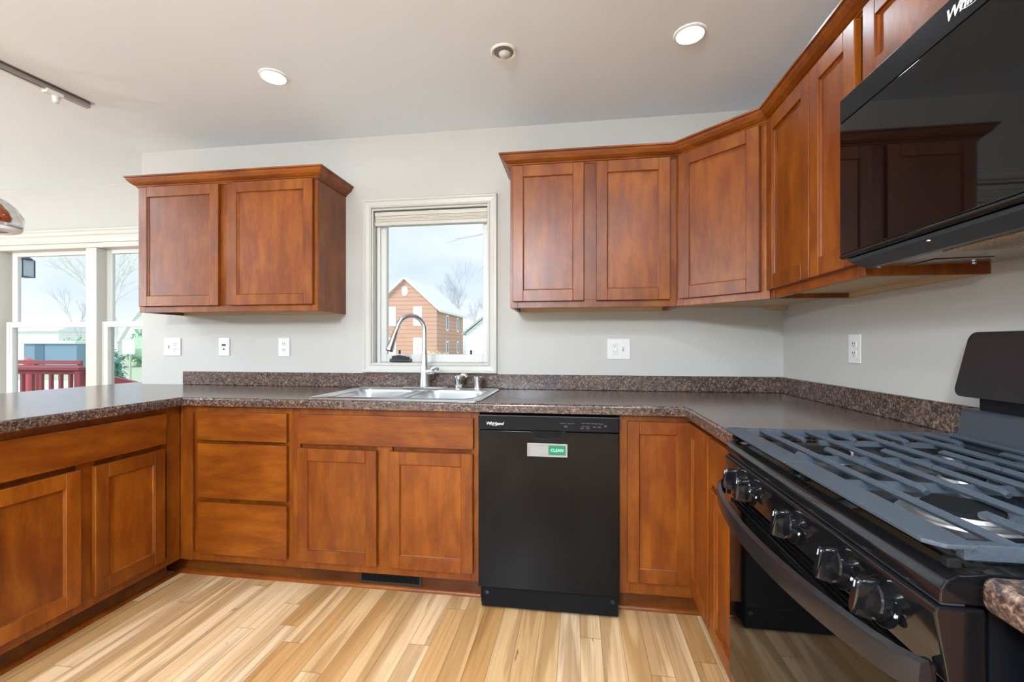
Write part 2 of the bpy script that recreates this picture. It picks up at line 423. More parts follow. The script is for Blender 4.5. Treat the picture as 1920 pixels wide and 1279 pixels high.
wall_with_hole('wall_right', 'y', YR, 0, 0, .12, [])
b = MB(); b.box(-3.94, -3.82, .14, .46, 0, CEIL); struct('wall_return', b, 'wall')
DX0, DX1, DZ0, DZ1 = -5.84, -4.06, .70, 1.985
wall_with_hole('wall_far', 'x', XL, -3.82, .46, .60, [(DX0, DX1, DZ0, DZ1)])
wall_with_hole('wall_left', 'y', YR, .60, XL-.12, XL, [(-5.2, -.2, .3, 2.3)])  # unseen window opening added to let daylight in
wall_with_hole('wall_rear', 'x', XL, .12, YR-.12, YR, [(-6.1, -1.1, .1, 2.3)])  # unseen door opening added for more daylight

# kitchen window: casing, jamb, sash, glass, crank, latches
def frame_ring(b, x0, x1, z0, z1, w, y0, y1, bev=.004, wb=None, wt=None, wl=None):
    wb = w if wb is None else wb; wt = w if wt is None else wt; wl = w if wl is None else wl
    b.box(x0, x0+wl, y0, y1, z0, z1, bev); b.box(x1-w, x1, y0, y1, z0, z1, bev)
    b.box(x0+wl, x1-w, y0, y1, z0, z0+wb, bev); b.box(x0+wl, x1-w, y0, y1, z1-wt, z1, bev)
def mitred_ring(b, x0, x1, z0, z1, prof, yb=0):
    """picture-frame casing; prof = (distance outward from the opening, projection)"""
    rings = []
    for cx, cz, sx, sz in ((x0, z0, -1, -1), (x1, z0, 1, -1), (x1, z1, 1, 1), (x0, z1, -1, 1), (x0, z0, -1, -1)):
        rings.append([(cx+sx*d, yb-p, cz+sz*d) for d, p in prof])
    b.loft(rings, cap0=False, cap1=False)
w = bpy.data.objects.new('window_1', None); COL.objects.link(w); w.location = ((WX0+WX1)/2, 0, WZ0); w['kind'] = 'structure'
CAS = [(0, -.001), (0, .014), (.006, .018), (.012, .014), (.034, .017), (.040, .022), (.049, .022), (.053, .016), (.053, -.001)]
b = MB(); mitred_ring(b, WX0+.003, WX1-.003, WZ0+.003, WZ1+.003, CAS); b.build('casing', 'trim', w)
b = MB(); frame_ring(b, WX0, WX1, WZ0, WZ1, .010, -.003, .135, .001); b.build('window_frame', 'trim', w)
b = MB(); frame_ring(b, -2.318, -1.613, 1.066, 1.99, .040, .062, .100, .004, wb=.050, wt=.05, wl=.055)
b.box(-2.318, -2.297, .045, .07, 1.066, 1.99, .002)
sash = b.build('sash', 'sash', w)
b = MB(); b.box(-2.264, -1.652, .078, .084, 1.115, 1.941); b.build('pane', 'pane', sash)
for px in (-2.19, -1.735):
    b = MB(); b.box(px, px+.013, .072, .080, 1.115, 1.142, .002); b.build('screen_clip', 'dark', sash)
b = MB(); b.box(-2.232, -2.095, .028, .064, 1.068, 1.090, .008, 2); b.box(-2.215, -2.110, .022, .06, 1.086, 1.102, .007, 2)
b.tube([(-2.21, .025, 1.10), (-2.16, .018, 1.107), (-2.12, .022, 1.100)], .006, 8); b.build('crank_handle', 'slate', w, True)
# raised cellular blind
t = thing('window_blind', 'cream fabric blind fully raised at the top of the kitchen window', 'blind', (-1.967, .035, 1.905))
b = MB(); b.box(-2.318, -1.616, .012, .058, 1.958, 1.985, .006, 2); b.build('headrail', 'trim', t, True)
b = MB()
for k in range(4): b.box(-2.316, -1.618, .014+.001*(k % 2), .056, 1.925+k*.0085, 1.932+k*.0085, .002)
b.build('folded_fabric', 'blind', t)
b = MB(); b.box(-2.318, -1.616, .012, .058, 1.900, 1.924, .005, 2); b.build('bottom_rail', 'trim', t, True)

# dining window group
w = bpy.data.objects.new('window_2', None); COL.objects.link(w); w.location = ((DX0+DX1)/2, .46, DZ0); w['kind'] = 'structure'
b = MB(); mitred_ring(b, DX0, DX1, DZ0, DZ1, [(0, -.001), (0, .016), (.02, .020), (.05, .020), (.06, .028), (.085, .028), (.09, .018), (.09, -.001)], .46)
b.box(DX0-.09, DX1+.09, .425, .46, DZ1+.085, DZ1+.11, .006); b.build('casing', 'trim', w)
b = MB(); frame_ring(b, DX0, DX1, DZ0, DZ1, .03, .455, .60, .002, wt=.04)
b.box(-4.955, -4.855, .456, .60, DZ0+.031, DZ1-.041, .003); b.build('window_frame', 'trim', w)
for (x0, x1) in ((-5.775, -4.955), (-4.855, -4.09)):
    b = MB(); frame_ring(b, x0, x1, 1.325, DZ1-.04, .035, .535, .565, .003, wb=.035, wl=.05); up = b.build('upper_sash', 'sash', w)
    b = MB(); b.box(x0+.05, x1-.035, .548, .552, 1.36, DZ1-.075); b.build('pane', 'pane', up)
    b = MB(); frame_ring(b, x0, x1, DZ0+.03, 1.362, .045, .495, .53, .003, wb=.05, wl=.055); lo = b.build('lower_sash', 'sash', w)
    b = MB(); b.box(x0+.055, x1-.045, .510, .514, DZ0+.08, 1.317); b.build('pane', 'pane', lo)
b = MB(); b.box(DX0, DX1, .40, .46, DZ0-.03, DZ0, .006); b.build('window_sill', 'trim', w)
# frames of two unseen openings, added only to let daylight in
w = bpy.data.objects.new('added_window', None); COL.objects.link(w); w.location = (XL, -2.6, .35); w['kind'] = 'structure'
b = MB(); b.box(XL-.08, XL-.04, -5.2, -.2, .30, .36); b.box(XL-.08, XL-.04, -5.2, -.2, 2.24, 2.3)
for yy in (-5.2, -3.96, -2.73, -1.5, -.26): b.box(XL-.08, XL-.04, yy, yy+.06, .30, 2.3)
b.build('window_frame', 'sash', w)
w = bpy.data.objects.new('added_door', None); COL.objects.link(w); w.location = (-3.6, YR, .1); w['kind'] = 'structure'
b = MB(); b.box(-6.1, -1.1, YR-.08, YR-.04, .1, .18); b.box(-6.1, -1.1, YR-.08, YR-.04, 2.22, 2.3)
for xx in (-6.1, -4.46, -2.82, -1.18): b.box(xx, xx+.08, YR-.08, YR-.04, .1, 2.3)
b.build('door_frame', 'sash', w)

# ------------------------------------------------------------------ cabinets
ID = Matrix.Identity(4)
def face_xf(org, along, out):
    """local (a, b, h): a along the front, b outward from the frame face, h up"""
    m = Matrix.Identity(4)
    for i, v in enumerate((along, out, (0, 0, 1))):
        for j in range(3): m[j][i] = v[j]
    for j in range(3): m[j][3] = org[j]
    return m
def shaker(xf, a0, a1, z0, z1, parent, name='door', mt='wood', fw=.054, panel=True, th=.020, b0=.0015):
    if not panel:
        b = MB(); b.xf = xf; b.box(a0, a1, b0, b0+th, z0, z1, .003, 2); return b.build(name, mt, parent, True)
    b = MB(); b.xf = xf
    b.box(a0, a0+fw, b0, b0+th, z0, z1, .0022, 1); b.box(a1-fw, a1, b0, b0+th, z0, z1, .0022, 1)
    b.box(a0+fw, a1-fw, b0, b0+th, z0, z0+fw+.004, .0016); b.box(a0+fw, a1-fw, b0, b0+th, z1-fw-.004, z1, .0016)
    d = b.build(name, mt, parent)
    b = MB(); b.xf = xf
    i0, i1, j0, j1 = a0+fw-.001, a1-fw+.001, z0+fw+.003, z1-fw-.003
    s = .005; yo = b0+th-.006; yi = b0+th-.0105
    b.loft([[(i0, yo, j0), (i1, yo, j0), (i1, yo, j1), (i0, yo, j1)], [(i0+s, yi, j0+s), (i1-s, yi, j0+s), (i1-s, yi, j1-s), (i0+s, yi, j1-s)]], cap0=False)
    b.box(i0, i1, b0, yi-.0005, j0, j1)
    b.build('door_panel', mt, d)
    return d
def cabinet(name, label, group, org, along, out, width, depth, z0, z1, toe=0, mids=(), under=False, cat='cabinet', loc=None, extra_stile=.038, open_top=False, toe_ext=0.0):
    xf = face_xf(org, along, out)
    base = xf @ Vector((width/2, -depth/2, 0 if toe else z0))
    t = thing(name, label, cat, base if loc is None else loc, group)
    zb = z0+(.018 if under else 0)
    b = MB(); b.xf = xf
    if under:
        b.box(.0, .016, -depth, -.0195, z0, z1); b.box(width-.016, width, -depth, -.0195, z0, z1)
        b.box(.016, width-.016, -depth, -.0195, zb+.012, z1)
    else: b.box(0, width, -depth, -.0195, z0, z1 if not open_top else z1-.20)
    b.build('carcass', 'wood', t)
    b = MB(); b.xf = xf
    s = extra_stile
    b.box(0, s, -.019, 0, z0, z1, .001); b.box(width-s, width, -.019, 0, z0, z1, .001)
    b.box(s, width-s, -.019, -.0004, z0, z0+.038, .001); b.box(s, width-s, -.019, -.0004, z1-.038, z1, .001)
    for k in mids: b.box(k[0], k[1], -.019, -.0004, z0+.038, z1-.038, .001)
    b.box(s, width-s, -.019, -.012, z0+.038, z1-.038)
    b.build('face_frame', 'wood', t)
    if under:
        b = MB(); b.xf = xf; b.box(.016, width-.016, -depth, -.0195, zb, zb+.012); b.box(.016, width-.016, -depth, -depth+.02, z0, zb)
        b.build('bottom_panel', 'raw', t)
    if toe:
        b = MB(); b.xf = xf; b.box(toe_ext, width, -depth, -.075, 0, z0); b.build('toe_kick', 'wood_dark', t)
    return t, xf
GB, GU = 'lower cabinets of the kitchen', 'wall cabinets of the kitchen'
BZ0, BZ1 = .108, .876
FY = -.61
X_, NY, NX, Y_ = (1, 0, 0), (0, -1, 0), (-1, 0, 0), (0, 1, 0)
# drawer base (corner filler at its left)
t, xf = cabinet('base_cabinet', 'cherry lower cabinet with three stacked drawers left of the sink doors', GB, (-3.048, FY, 0), X_, NY, .610, .60, BZ0, BZ1, .1, extra_stile=.045, toe_ext=-.16)
o0 = -3.048
for z0, z1 in ((.707, .845), (.425, .692), (.152, .405)):
    shaker(xf, -2.934-o0, -2.458-o0, z0, z1, t, 'drawer', 'wood_x', panel=False)
b = MB(); b.xf = xf; b.box(.018, .072, -.01, .004, BZ0, BZ1-.002, .001); b.build('filler_strip', 'wood', t)
# sink base
t, xf = cabinet('base_cabinet', 'wide cherry lower cabinet under the sink, left of the black dishwasher', GB, (-2.437, FY, 0), X_, NY, .912, .60, BZ0, BZ1, .1, mids=[(.425, .50)], open_top=True)
o0 = -2.437
shaker(xf, -2.400-o0, -1.550-o0, .705, .845, t, 'false_drawer_front', 'wood_x', panel=False)
shaker(xf, -2.403-o0, -2.006-o0, .149, .684, t); shaker(xf, -1.948-o0, -1.552-o0, .149, .684, t)
# corner cabinet: an L with two doors that meet
t = thing('corner_cabinet', 'cherry corner lower cabinet with two doors meeting in the inside corner right of the dishwasher', 'cabinet', (-.4, -.4, 0), GB)
b = MB(); L = [(-.912, -.003), (-.912, -.59), (-.59, -.59), (-.59, -.916), (-.003, -.916), (-.003, -.003)]
b.prism([(x, y) for x, y in L], 'z', BZ0, BZ1); b.build('carcass', 'wood', t)
b = MB(); b.box(-.912, -.868, -.61, -.591, BZ0, BZ1, .001); b.box(-.868, -.591, -.6096, -.591, BZ0, BZ0+.05, .001); b.box(-.868, -.591, -.6096, -.591, BZ1-.03, BZ1, .001)
b.box(-.868, -.591, -.600, -.591, BZ0+.05, BZ1-.03); b.box(-.600, -.591, -.88, -.60, BZ0+.05, BZ1-.03)
b.box(-.61, -.591, -.916, -.902, BZ0, BZ1, .001); b.box(-.6096, -.591, -.902, -.611, BZ0, BZ0+.05, .001); b.box(-.6096, -.591, -.902, -.611, BZ1-.03, BZ1, .001)
b.build('face_frame', 'wood', t)
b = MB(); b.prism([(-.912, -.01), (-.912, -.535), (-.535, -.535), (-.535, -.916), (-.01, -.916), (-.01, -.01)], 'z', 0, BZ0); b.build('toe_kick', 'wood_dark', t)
xf = face_xf((-.912, FY, 0), X_, NY); shaker(xf, .032, .284, .166, .848, t, b0=.002, fw=.05)
xf = face_xf((-.61, -.61, 0), NY, NX); shaker(xf, .018, .296, .166, .848, t, b0=.002, fw=.05)
# narrow cabinet beside the range
t, xf = cabinet('base_cabinet', 'narrow cherry lower cabinet with one drawer over a door beside the range', GB, (-.61, -.917, 0), NY, NX, .309, .60, BZ0, BZ1, .1)
shaker(xf, .012, .296, .690, .848, t, 'drawer', 'wood_y', panel=False)
shaker(xf, .012, .296, .150, .668, t)
# cabinet on the near side of the range (only a sliver shows)
t, xf = cabinet('base_cabinet', 'cherry lower cabinet on the near side of the range, under the countertop end', GB, (-.585, -2.012, 0), NY, NX, .60, .57, BZ0, BZ1, .1)
shaker(xf, .03, .57, .150, .848, t)
# peninsula
for i, (ya, yb, lab) in enumerate([(-.6115, -1.43, 'cherry peninsula cabinet with long drawer front over two doors, at the left edge'), (-1.432, -2.19, 'cherry peninsula cabinet nearest the viewer, past the left edge of the photo')]):
    if i == 1: continue
    t, xf = cabinet('base_cabinet', lab, GB, (-3.048, yb, 0), Y_, X_, ya-yb, .60, BZ0, BZ1, .1, mids=[(.35, .42)], extra_stile=.07)
    q = lambda y: y-yb
    shaker(xf, q(-1.400), q(-.705), .702, .845, t, 'false_drawer_front', 'wood_y', panel=False)
    shaker(xf, q(-1.400), q(-1.078), .149, .678, t); shaker(xf, q(-1.026), q(-.712), .149, .678, t)
t, xf = cabinet('base_cabinet', 'cherry peninsula cabinet running past the left edge of the photo', GB, (-3.048, -2.19, 0), Y_, X_, .757, .60, BZ0, BZ1, .1, mids=[(.35, .41)])
shaker(xf, .03, .365, .149, .845, t); shaker(xf, .395, .727, .149, .845, t)
b = MB(); b.box(-3.73, -3.65, -2.19, .44, 0, .876); tag(b.build('half_wall', 'wall'), 'low painted half wall that carries the far side of the peninsula top', 'wall', kind='structure')

# quarter round along the toe kicks
def qr(name, pts):
    b = MB(); rings = []
    prof = [(0, 0), (.013, 0), (.0125, .006), (.009, .012), (.004, .016), (0, .017)]
    for i, p in enumerate(pts):
        p = Vector(p)
        d0 = (p-Vector(pts[i-1])).normalized() if i else (Vector(pts[1])-p).normalized()
        d1 = (Vector(pts[i+1])-p).normalized() if i < len(pts)-1 else d0
        n0, n1 = Vector((d0.y, -d0.x, 0)), Vector((d1.y, -d1.x, 0)); n = (n0+n1); n = n/n.dot(n0)
        rings.append([(p.x+n.x*a, p.y+n.y*a, .0005+h) for a, h in prof])
    b.loft(rings); return struct(name, b, 'wood_x', smooth=True)
qr('trim_1', [(-3.123, -2.18, 0), (-3.123, -.535, 0), (-1.535, -.535, 0)])
qr('trim_2', [(-.912, -.535, 0), (-.535, -.535, 0), (-.535, -1.225, 0)])

# register in the toe kick
t = thing('air_register', 'dark metal air register in the toe kick under the sink cabinet', 'vent', (-1.978, -.536, .02))
b = MB(); frame_ring(b, -2.135, -1.821, .022, .098, .012, -.541, -.536, .001); b.build('register_frame', mat('dark bronze', (.03, .018, .012), .4), t)
b = MB()
for k in range(24): b.box(-2.118+k*.0121, -2.113+k*.0121, -.5395, -.5365, .034, .086)
b.box(-2.123, -1.833, -.5365, -.5355, .034, .086); b.build('louvre', 'black_matte', t)

# ------------------------------------------------------------------ wall cabinets
UZ0, UZ1 = 1.362, 2.124
UY = -.305
LU, RU = 'cherry two-door wall cabinet', 'x'
CROWN = [(0, 0), (.004, 0), (.004, .006), (.010, .008), (.010, .013), (.016, .016), (.030, .026), (.040, .040), (.043, .046), (.043, .050), (.050, .052), (.050, .060), (0, .060)]
def crown(name, pts, parent, z=2.083, mt='wood_x'):
    b = MB(); rings = []
    for i, p in enumerate(pts):
        p = Vector(p)
        d0 = (p-Vector(pts[i-1])).normalized() if i else (Vector(pts[1])-p).normalized()
        d1 = (Vector(pts[i+1])-p).normalized() if i < len(pts)-1 else d0
        n0, n1 = Vector((d0.y, -d0.x, 0)), Vector((d1.y, -d1.x, 0)); n = (n0+n1); n = n/n.dot(n0)
        rings.append([(p.x+n.x*a, p.y+n.y*a, z+h) for a, h in CROWN])
    b.loft(rings)
    return b.build(name, mt, parent)
t, xf = cabinet('wall_cabinet', 'separate cherry two-door wall cabinet left of the window, with its own crown', GU, (-3.620, UY, 0), X_, NY, 1.122, .303, UZ0, UZ1, mids=[(.515, .60)], under=True)
o0 = -3.620
shaker(xf, -3.604-o0, -3.090-o0, 1.396, 2.084, t); shaker(xf, -3.030-o0, -2.517-o0, 1.396, 2.084, t)
crown('crown', [(-3.622, -.002, 0), (-3.622, -.306, 0), (-2.496, -.306, 0), (-2.496, -.002, 0)], t)
t, xf = cabinet('wall_cabinet', 'cherry two-door wall cabinet right of the window', GU, (-1.431, UY, 0), X_, NY, .820, .303, UZ0, UZ1, mids=[(.37, .435)], under=True)
o0 = -1.431
shaker(xf, -1.416-o0, -1.058-o0, 1.394, 2.084, t); shaker(xf, -.997-o0, -.645-o0, 1.394, 2.084, t)
# diagonal corner wall cabinet
t = thing('corner_wall_cabinet', 'diagonal cherry corner wall cabinet with a single door', 'cabinet', (-.25, -.25, UZ0), GU)
poly = [(-.609, -.003), (-.609, -.296), (-.296, -.609), (-.003, -.609), (-.003, -.003)]
b = MB(); b.prism(poly, 'z', UZ0+.030, UZ1)
b.box(-.609, -.593, -.290, -.003, UZ0, UZ0+.03); b.box(-.290, -.003, -.609, -.593, UZ0, UZ0+.03); b.build('carcass', 'wood', t)
s2 = math.sqrt(.5); A = Vector((-.609, UY, 0)); Bv = Vector((UY, -.609, 0)); al = (Bv-A).normalized(); outv = Vector((-al.y, al.x, 0))*-1
outv = Vector((-s2, -s2, 0)); wd = (Bv-A).length
xf = face_xf(A+outv*.004, al, outv)
b = MB(); b.xf = xf; s = .036
b.box(0, s, -.019, 0, UZ0, UZ1, .001); b.box(wd-s, wd, -.019, 0, UZ0, UZ1, .001); b.box(s, wd-s, -.019, -.0004, UZ0, UZ0+.038, .001); b.box(s, wd-s, -.019, -.0004, UZ1-.04, UZ1, .001); b.box(s, wd-s, -.019, -.010, UZ0+.038, UZ1-.04)
b.build('face_frame', 'wood', t)
shaker(xf, .024, wd-.034, 1.394, 2.084, t)
b = MB(); b.prism([(-.592, -.004), (-.592, -.29), (-.29, -.592), (-.004, -.592), (-.004, -.004)], 'z', UZ0+.018, UZ0+.030); b.box(-.10, -.004, -.05, -.004, UZ0+.0, UZ0+.018); b.build('bottom_panel', 'raw', t)
# right wall, far of the microwave
t, xf = cabinet('wall_cabinet', 'cherry two-door wall cabinet on the right wall, between corner and microwave', GU, (UY, -.612, 0), NY, NX, .610, .303, UZ0, UZ1, under=True, extra_stile=.03)
shaker(xf, .010, .349, 1.396, 2.084, t); shaker(xf, .354, .600, 1.396, 2.084, t)
# short cabinet above the microwave
t, xf = cabinet('wall_cabinet', 'short cherry wall cabinet directly above the black microwave', GU, (UY, -1.224, 0), NY, NX, .776, .303, 1.846, UZ1, mids=[(.36, .41)], extra_stile=.038)
shaker(xf, .025, .378, 1.862, 2.084, t, fw=.05); shaker(xf, .398, .752, 1.862, 2.084, t, fw=.05)
t, xf = cabinet('wall_cabinet', 'cherry wall cabinet past the microwave at the right edge of the photo', GU, (UY, -2.002, 0), NY, NX, .5, .303, UZ0, UZ1, under=True)
shaker(xf, .02, .48, 1.396, 2.084, t)
cr = crown('crown_molding', [(-1.433, -.002, 0), (-1.433, -.306, 0), (-.609-.002, -.306, 0), (-.306, -.611, 0), (-.306, -2.503, 0), (-.002, -2.503, 0)], None)
tag(cr, 'cherry crown moulding along the tops of the right-hand wall cabinets', 'moulding')

# ------------------------------------------------------------------ countertop
t = thing('countertop', 'brown speckled laminate countertop with backsplash around the sink, corner and peninsula', 'countertop', (-2, -.3, .876))
CT = .917
outer = [(-4.11, -2.22), (-3.0, -2.22), (-3.0, -.648), (-.652, -.648), (-.652, -1.226), (-.002, -1.226), (-.002, -.002), (-3.942, -.002), (-3.942, .43), (-4.11, .43)]
hole = [(-2.335, -.085), (-1.55, -.085), (-1.55, -.60), (-2.335, -.60)]
b = MB(); b.plate(outer, [hole], .877, CT)
bm = b.bm; bm.normal_update()
es = [e for e in bm.edges if len(e.link_faces) == 2 and abs(e.verts[0].co.z-CT) < 1e-5 and abs(e.verts[1].co.z-CT) < 1e-5 and e.calc_face_angle(0) > 1.0
      and not (all(-2.34 < v.co.x < -1.54 and -.61 < v.co.y < -.08 for v in e.verts)) and not (all(v.co.y > -.01 for v in e.verts))]
bmesh.ops.bevel(bm, geom=es, offset=.011, segments=4, profile=.5, affect='EDGES')
b.build('worktop', 'granite', t, 40)
b = MB(); b.box(-3.616, -.002, -.021, -.002, CT+.0002, 1.002, .003); b.box(-.021, -.002, -1.226, -.0215, CT+.0002, 1.002, .003); b.build('backsplash', 'granite', t)
b = MB(); b.box(-.648, -.002, -2.62, -2.018, .877, CT, .012, 3)
tag(b.build('countertop', 'granite', None, 40), 'short end of brown speckled countertop on the near side of the range', 'countertop')

# ------------------------------------------------------------------ sink and taps
t = thing('kitchen_sink', 'stainless steel double-bowl sink set in the countertop under the window', 'sink', (-1.942, -.345, .70))
SZ = CT+.005
bowls = [(-2.140, -.370, .345, .40), (-1.745, -.370, .345, .40)]
def rz(p, z): return [(x, y, z) for x, y in p]
b = MB(); b.plate(rrect(-1.942, -.345, .838, .556, .03), [rrect(*q, .07) for q in bowls], CT+.0008, SZ)
rim = b.build('sink_rim', 'steel', t, 40)
b = MB(); o1 = rrect(-1.942, -.345, .836, .554, .03); o2 = rrect(-1.942, -.345, .818, .536, .022)
o3 = rrect(-1.942, -.345, .806, .524, .018)
b.loft([rz(o1, SZ), rz(o2, SZ+.004), rz(o3, SZ)], cap0=False, cap1=False); b.build('raised_edge', 'steel', rim, True)
for q in bowls:
    b = MB(); cx, cy, w_, h_ = q
    def rr(k, z, r=.07): return rz(rrect(cx, cy, w_-k, h_-k, max(r-k/2, .02)), z)
    b.loft([rr(-.010, SZ+.0006), rr(-.004, SZ+.0025), rr(.006, SZ-.002), rr(.012, SZ-.012), rr(.03, SZ-.15), rr(.05, SZ-.168), rr(.09, SZ-.174)], cap0=False)
    bowl = b.build('bowl', 'steel', t, True)
    b = MB(); b.lathe([(.042, 0), (.042, .003), (.030, .004), (.022, .001)], (cx, cy+.02, SZ-.1735)); b.build('drain', 'chrome', bowl, True)
# faucet
FX, FYY = -1.957, -.108
t = thing('faucet', 'brushed steel gooseneck pull-down kitchen faucet behind the sink', 'faucet', (FX, FYY, SZ))
b = MB()
b.loft([rz(rrect(FX, FYY, .27, .052, .0255, 8), SZ+.0045), rz(rrect(FX, FYY, .27, .052, .0255, 8), SZ+.008), rz(rrect(FX, FYY, .258, .042, .0205, 8), SZ+.012)]); b.build('base_plate', 'steel', t, True)
b = MB(); b.lathe([(.029, .012), (.028, .03), (.0245, .08), (.0225, .12), (.0165, .17), (.0135, .215)], (FX, FYY, SZ)); b.build('faucet_body', 'steel', t, True)
dv = Vector((-.155, -.135, 0)).normalized(); R = .080
pts = [Vector((FX, FYY, SZ+.19+.0)), Vector((FX, FYY, 1.17)), Vector((FX, FYY, 1.245))]
for k in range(1, 15):
    a = PI*k/15*1.02
    pts.append(Vector((FX, FYY, 1.258))+dv*(R*(1-math.cos(a)))+Vector((0, 0, R*math.sin(a))))
end = pts[-1]; tip = end+dv*.012+Vector((0, 0, -.025))
b = MB(); b.tube(pts+[tip], [.0128]*len(pts)+[.0130], 16); b.build('spout', 'steel', t, True)
hd = (tip-end).normalized(); hdir = (dv*.34+Vector((0, 0, -1))).normalized()
b = MB(); b.lathe([(.0130, -.002), (.0145, .004), (.0155, .040), (.0205, .090), (.0215, .104), (.020, .108)], tip, dirv=hdir, seg=20); hh = b.build('spray_head', 'nickel', t, True)
b = MB(); b.lathe([(.020, 0), (.018, .004)], tip+hdir*.1075, dirv=hdir, seg=20); b.build('spray_face', 'dark', hh, True)
b = MB(); b.tube([(FX+.012, FYY-.004, 1.018), (FX+.052, FYY-.006, 1.022)], [.0185, .0185], 16); lv = b.build('handle_hub', 'steel', t, True)
b = MB(); b.tube([(FX+.040, FYY-.006, 1.030), (FX+.070, FYY-.014, 1.045), (FX+.088, FYY-.03, 1.036)], [.010, .0095, .008], 10); b.build('lever', 'steel', lv, True)
# soap pump
SX = -1.757
t = thing('soap_dispenser', 'small chrome soap pump right of the faucet', 'soap dispenser', (SX, -.10, SZ+.003))
b = MB(); b.lathe([(.022, 0), (.022, .022), (.016, .027), (.016, .036), (.020, .058), (.027, .064), (.027, .072), (.018, .078)], (SX, -.10, SZ+.0), seg=20); b.build('pump_body', 'chrome', t, True)
b = MB(); b.tube([(SX+.004, -.10, SZ+.070), (SX+.022, -.108, SZ+.082), (SX+.042, -.118, SZ+.082), (SX+.054, -.124, SZ+.068)], [.009, .009, .0085, .008], 10); b.build('nozzle', 'chrome', t, True)
AX = -1.648
t = tag(MB().lathe([(.024, 0), (.024, .008), (.0215, .012), (.0215, .058), (.024, .060), (.024, .070), (.020, .074)], (AX, -.10, SZ+.0), seg=24).build('air_gap', 'chrome', None, True), 'chrome cylindrical air gap cap right of the soap pump', 'air gap')

# ------------------------------------------------------------------ dishwasher
t = thing('dishwasher', 'black built-in dishwasher under the countertop right of the sink', 'dishwasher', (-1.219, -.35, 0))
b = MB(); b.box(-1.518, -.919, -.61, -.03, .02, .868); b.build('tub', 'black_matte', t)
b = MB(); b.box(-1.5225, -.9155, -.648, -.611, .108, .797, .003, 2); d = b.build('door', 'black_door', t, True)
# control strip with the pocket handle under it
b = MB(); b.box(-1.5225, -.9155, -.652, -.611, .801, .866, .004, 2); c = b.build('control_panel', 'black_semi', t, True)
b = MB(); b.box(-1.5225, -.9155, -.654, -.650, .8615, .8660, .001); b.build('bright_edge', 'slate', c)
ring_in, ring_out = [], []
b = MB(); prof = []
hx = -1.216
def arch(w_, h_, z_top, n=14):
    return [(hx-w_/2, z_top)]+[(hx-w_/2*math.cos(PI*k/n)**1 if abs(math.cos(PI*k/n)) > 0 else hx, z_top-.010-h_*math.sin(PI*k/n)**.6) for k in range(n+1)]+[(hx+w_/2, z_top)]
pa, pb = arch(.150, .032, .803), arch(.118, .020, .803)
b.loft([[(x, -.6485, z) for x, z in pa], [(x, -.655, z) for x, z in pa], [(x, -.655, z) for x, z in pb], [(x, -.6485, z) for x, z in pb]], cap0=False, cap1=False)
b.build('pocket_handle', 'black_semi', d, True)
b = MB(); b.prism([(x, z) for x, z in pb], 'y', -.6492, -.6488); b.build('handle_pocket', 'black_matte', d)
b = MB(); b.box(-1.505, -.925, -.60, -.585, .012, .104, .002); b.box(-1.512, -.918, -.628, -.60, .012, .104, .002); b.build('toe_panel', 'black_matte', t)
for xx in (-1.488, -.94):
    b = MB(); b.lathe([(.009, 0), (.009, .002), (.004, .0025)], (xx, -.628, .075), dirv=(0, -1, 0), seg=12); b.build('screw', 'black', t, True)
text('brand_lettering', 'Whirlpool', .0185, 'white_text', c, (-1.448, -.6525, .829), R_BACK, shear=.25, bold=.0004)
b = MB(); b.tube([(-1.448+.020*math.cos(a), -.6525, .827+.0075*math.sin(a)) for a in [math.radians(x) for x in range(150, 400, 12)]], .0006, 5); b.build('brand_swoosh', 'white_text', c)
for k, (s, xx, zz, sz) in enumerate([('Heated Dry   Control Lock', -1.133, .837, .0055), ('Lock', -1.14, .826, .005), ('Heavy  Normal  1Hour', -1.045, .839, .0055), ('Start  Cancel', -1.0, .838, .0065), ('Rinse   Hi-Temp', -1.055, .826, .005), ('Start\nReset', -.972, .829, .005)]):
    text('control_lettering', s, sz, 'grey_text', c, (xx, -.6525, zz), R_BACK)
for xx, zz in ((-1.139, .822), (-1.07, .818), (-1.045, .818), (-1.018, .824), (-.998, .824)):
    b = MB(); b.box(xx-.007, xx+.007, -.6535, -.652, zz-.003, zz+.003, .001); b.build('button', 'slate', c)
# the slider magnet
t = thing('dishwasher_magnet', 'grey sliding magnet reading CLEAN on green, on the dishwasher door', 'magnet', (-1.2175, -.6495, .694))
b = MB(); b.box(-1.3045, -1.1315, -.656, -.6495, .692, .749, .003, 2); b.build('plate', 'grey_pl', t, True)
b = MB(); frame_ring(b, -1.3045, -1.1315, .692, .749, .008, -.659, -.656, .001); b.build('rim', 'grey_pl', t)
b = MB(); b.box(-1.213, -1.139, -.6575, -.656, .701, .740); g = b.build('green_window', 'green', t)
text('lettering', 'CLEAN', .0175, 'mint', g, (-1.176, -.6580, .7205), R_BACK, bold=.0005)

# ------------------------------------------------------------------ range
RY0, RY1 = -1.234, -1.996            # far side, near side
RC = (RY0+RY1)/2
t = thing('gas_range', 'black freestanding gas range with cast iron grates and front knobs', 'stove', (-.35, RC, 0))
b = MB(); b.box(-.615, -.03, RY1+.004, RY0-.004, .02, .862); b.build('body', 'black_semi', t)
b = MB()
sec = [(-.035, .868), (-.035, .905), (-.620, .905), (-.648, .903), (-.661, .896), (-.668, .884), (-.668, .868)]
b.prism([(x, z) for x, z in sec], 'y', RY1, RY0, .003); ck = b.build('cooktop', 'black', t, 30)
b = MB(); frame = [(-.600, .9052), (-.610, .910), (-.622, .910), (-.63, .9052)]
b.prism(frame, 'y', RY1+.02, RY0-.02); b.build('spill_rim', 'black', ck, 30)
b = MB(); b.box(-.605, -.10, RY1+.03, RY0-.03, .9053, .9065); b.build('burner_well', 'black_semi', ck)
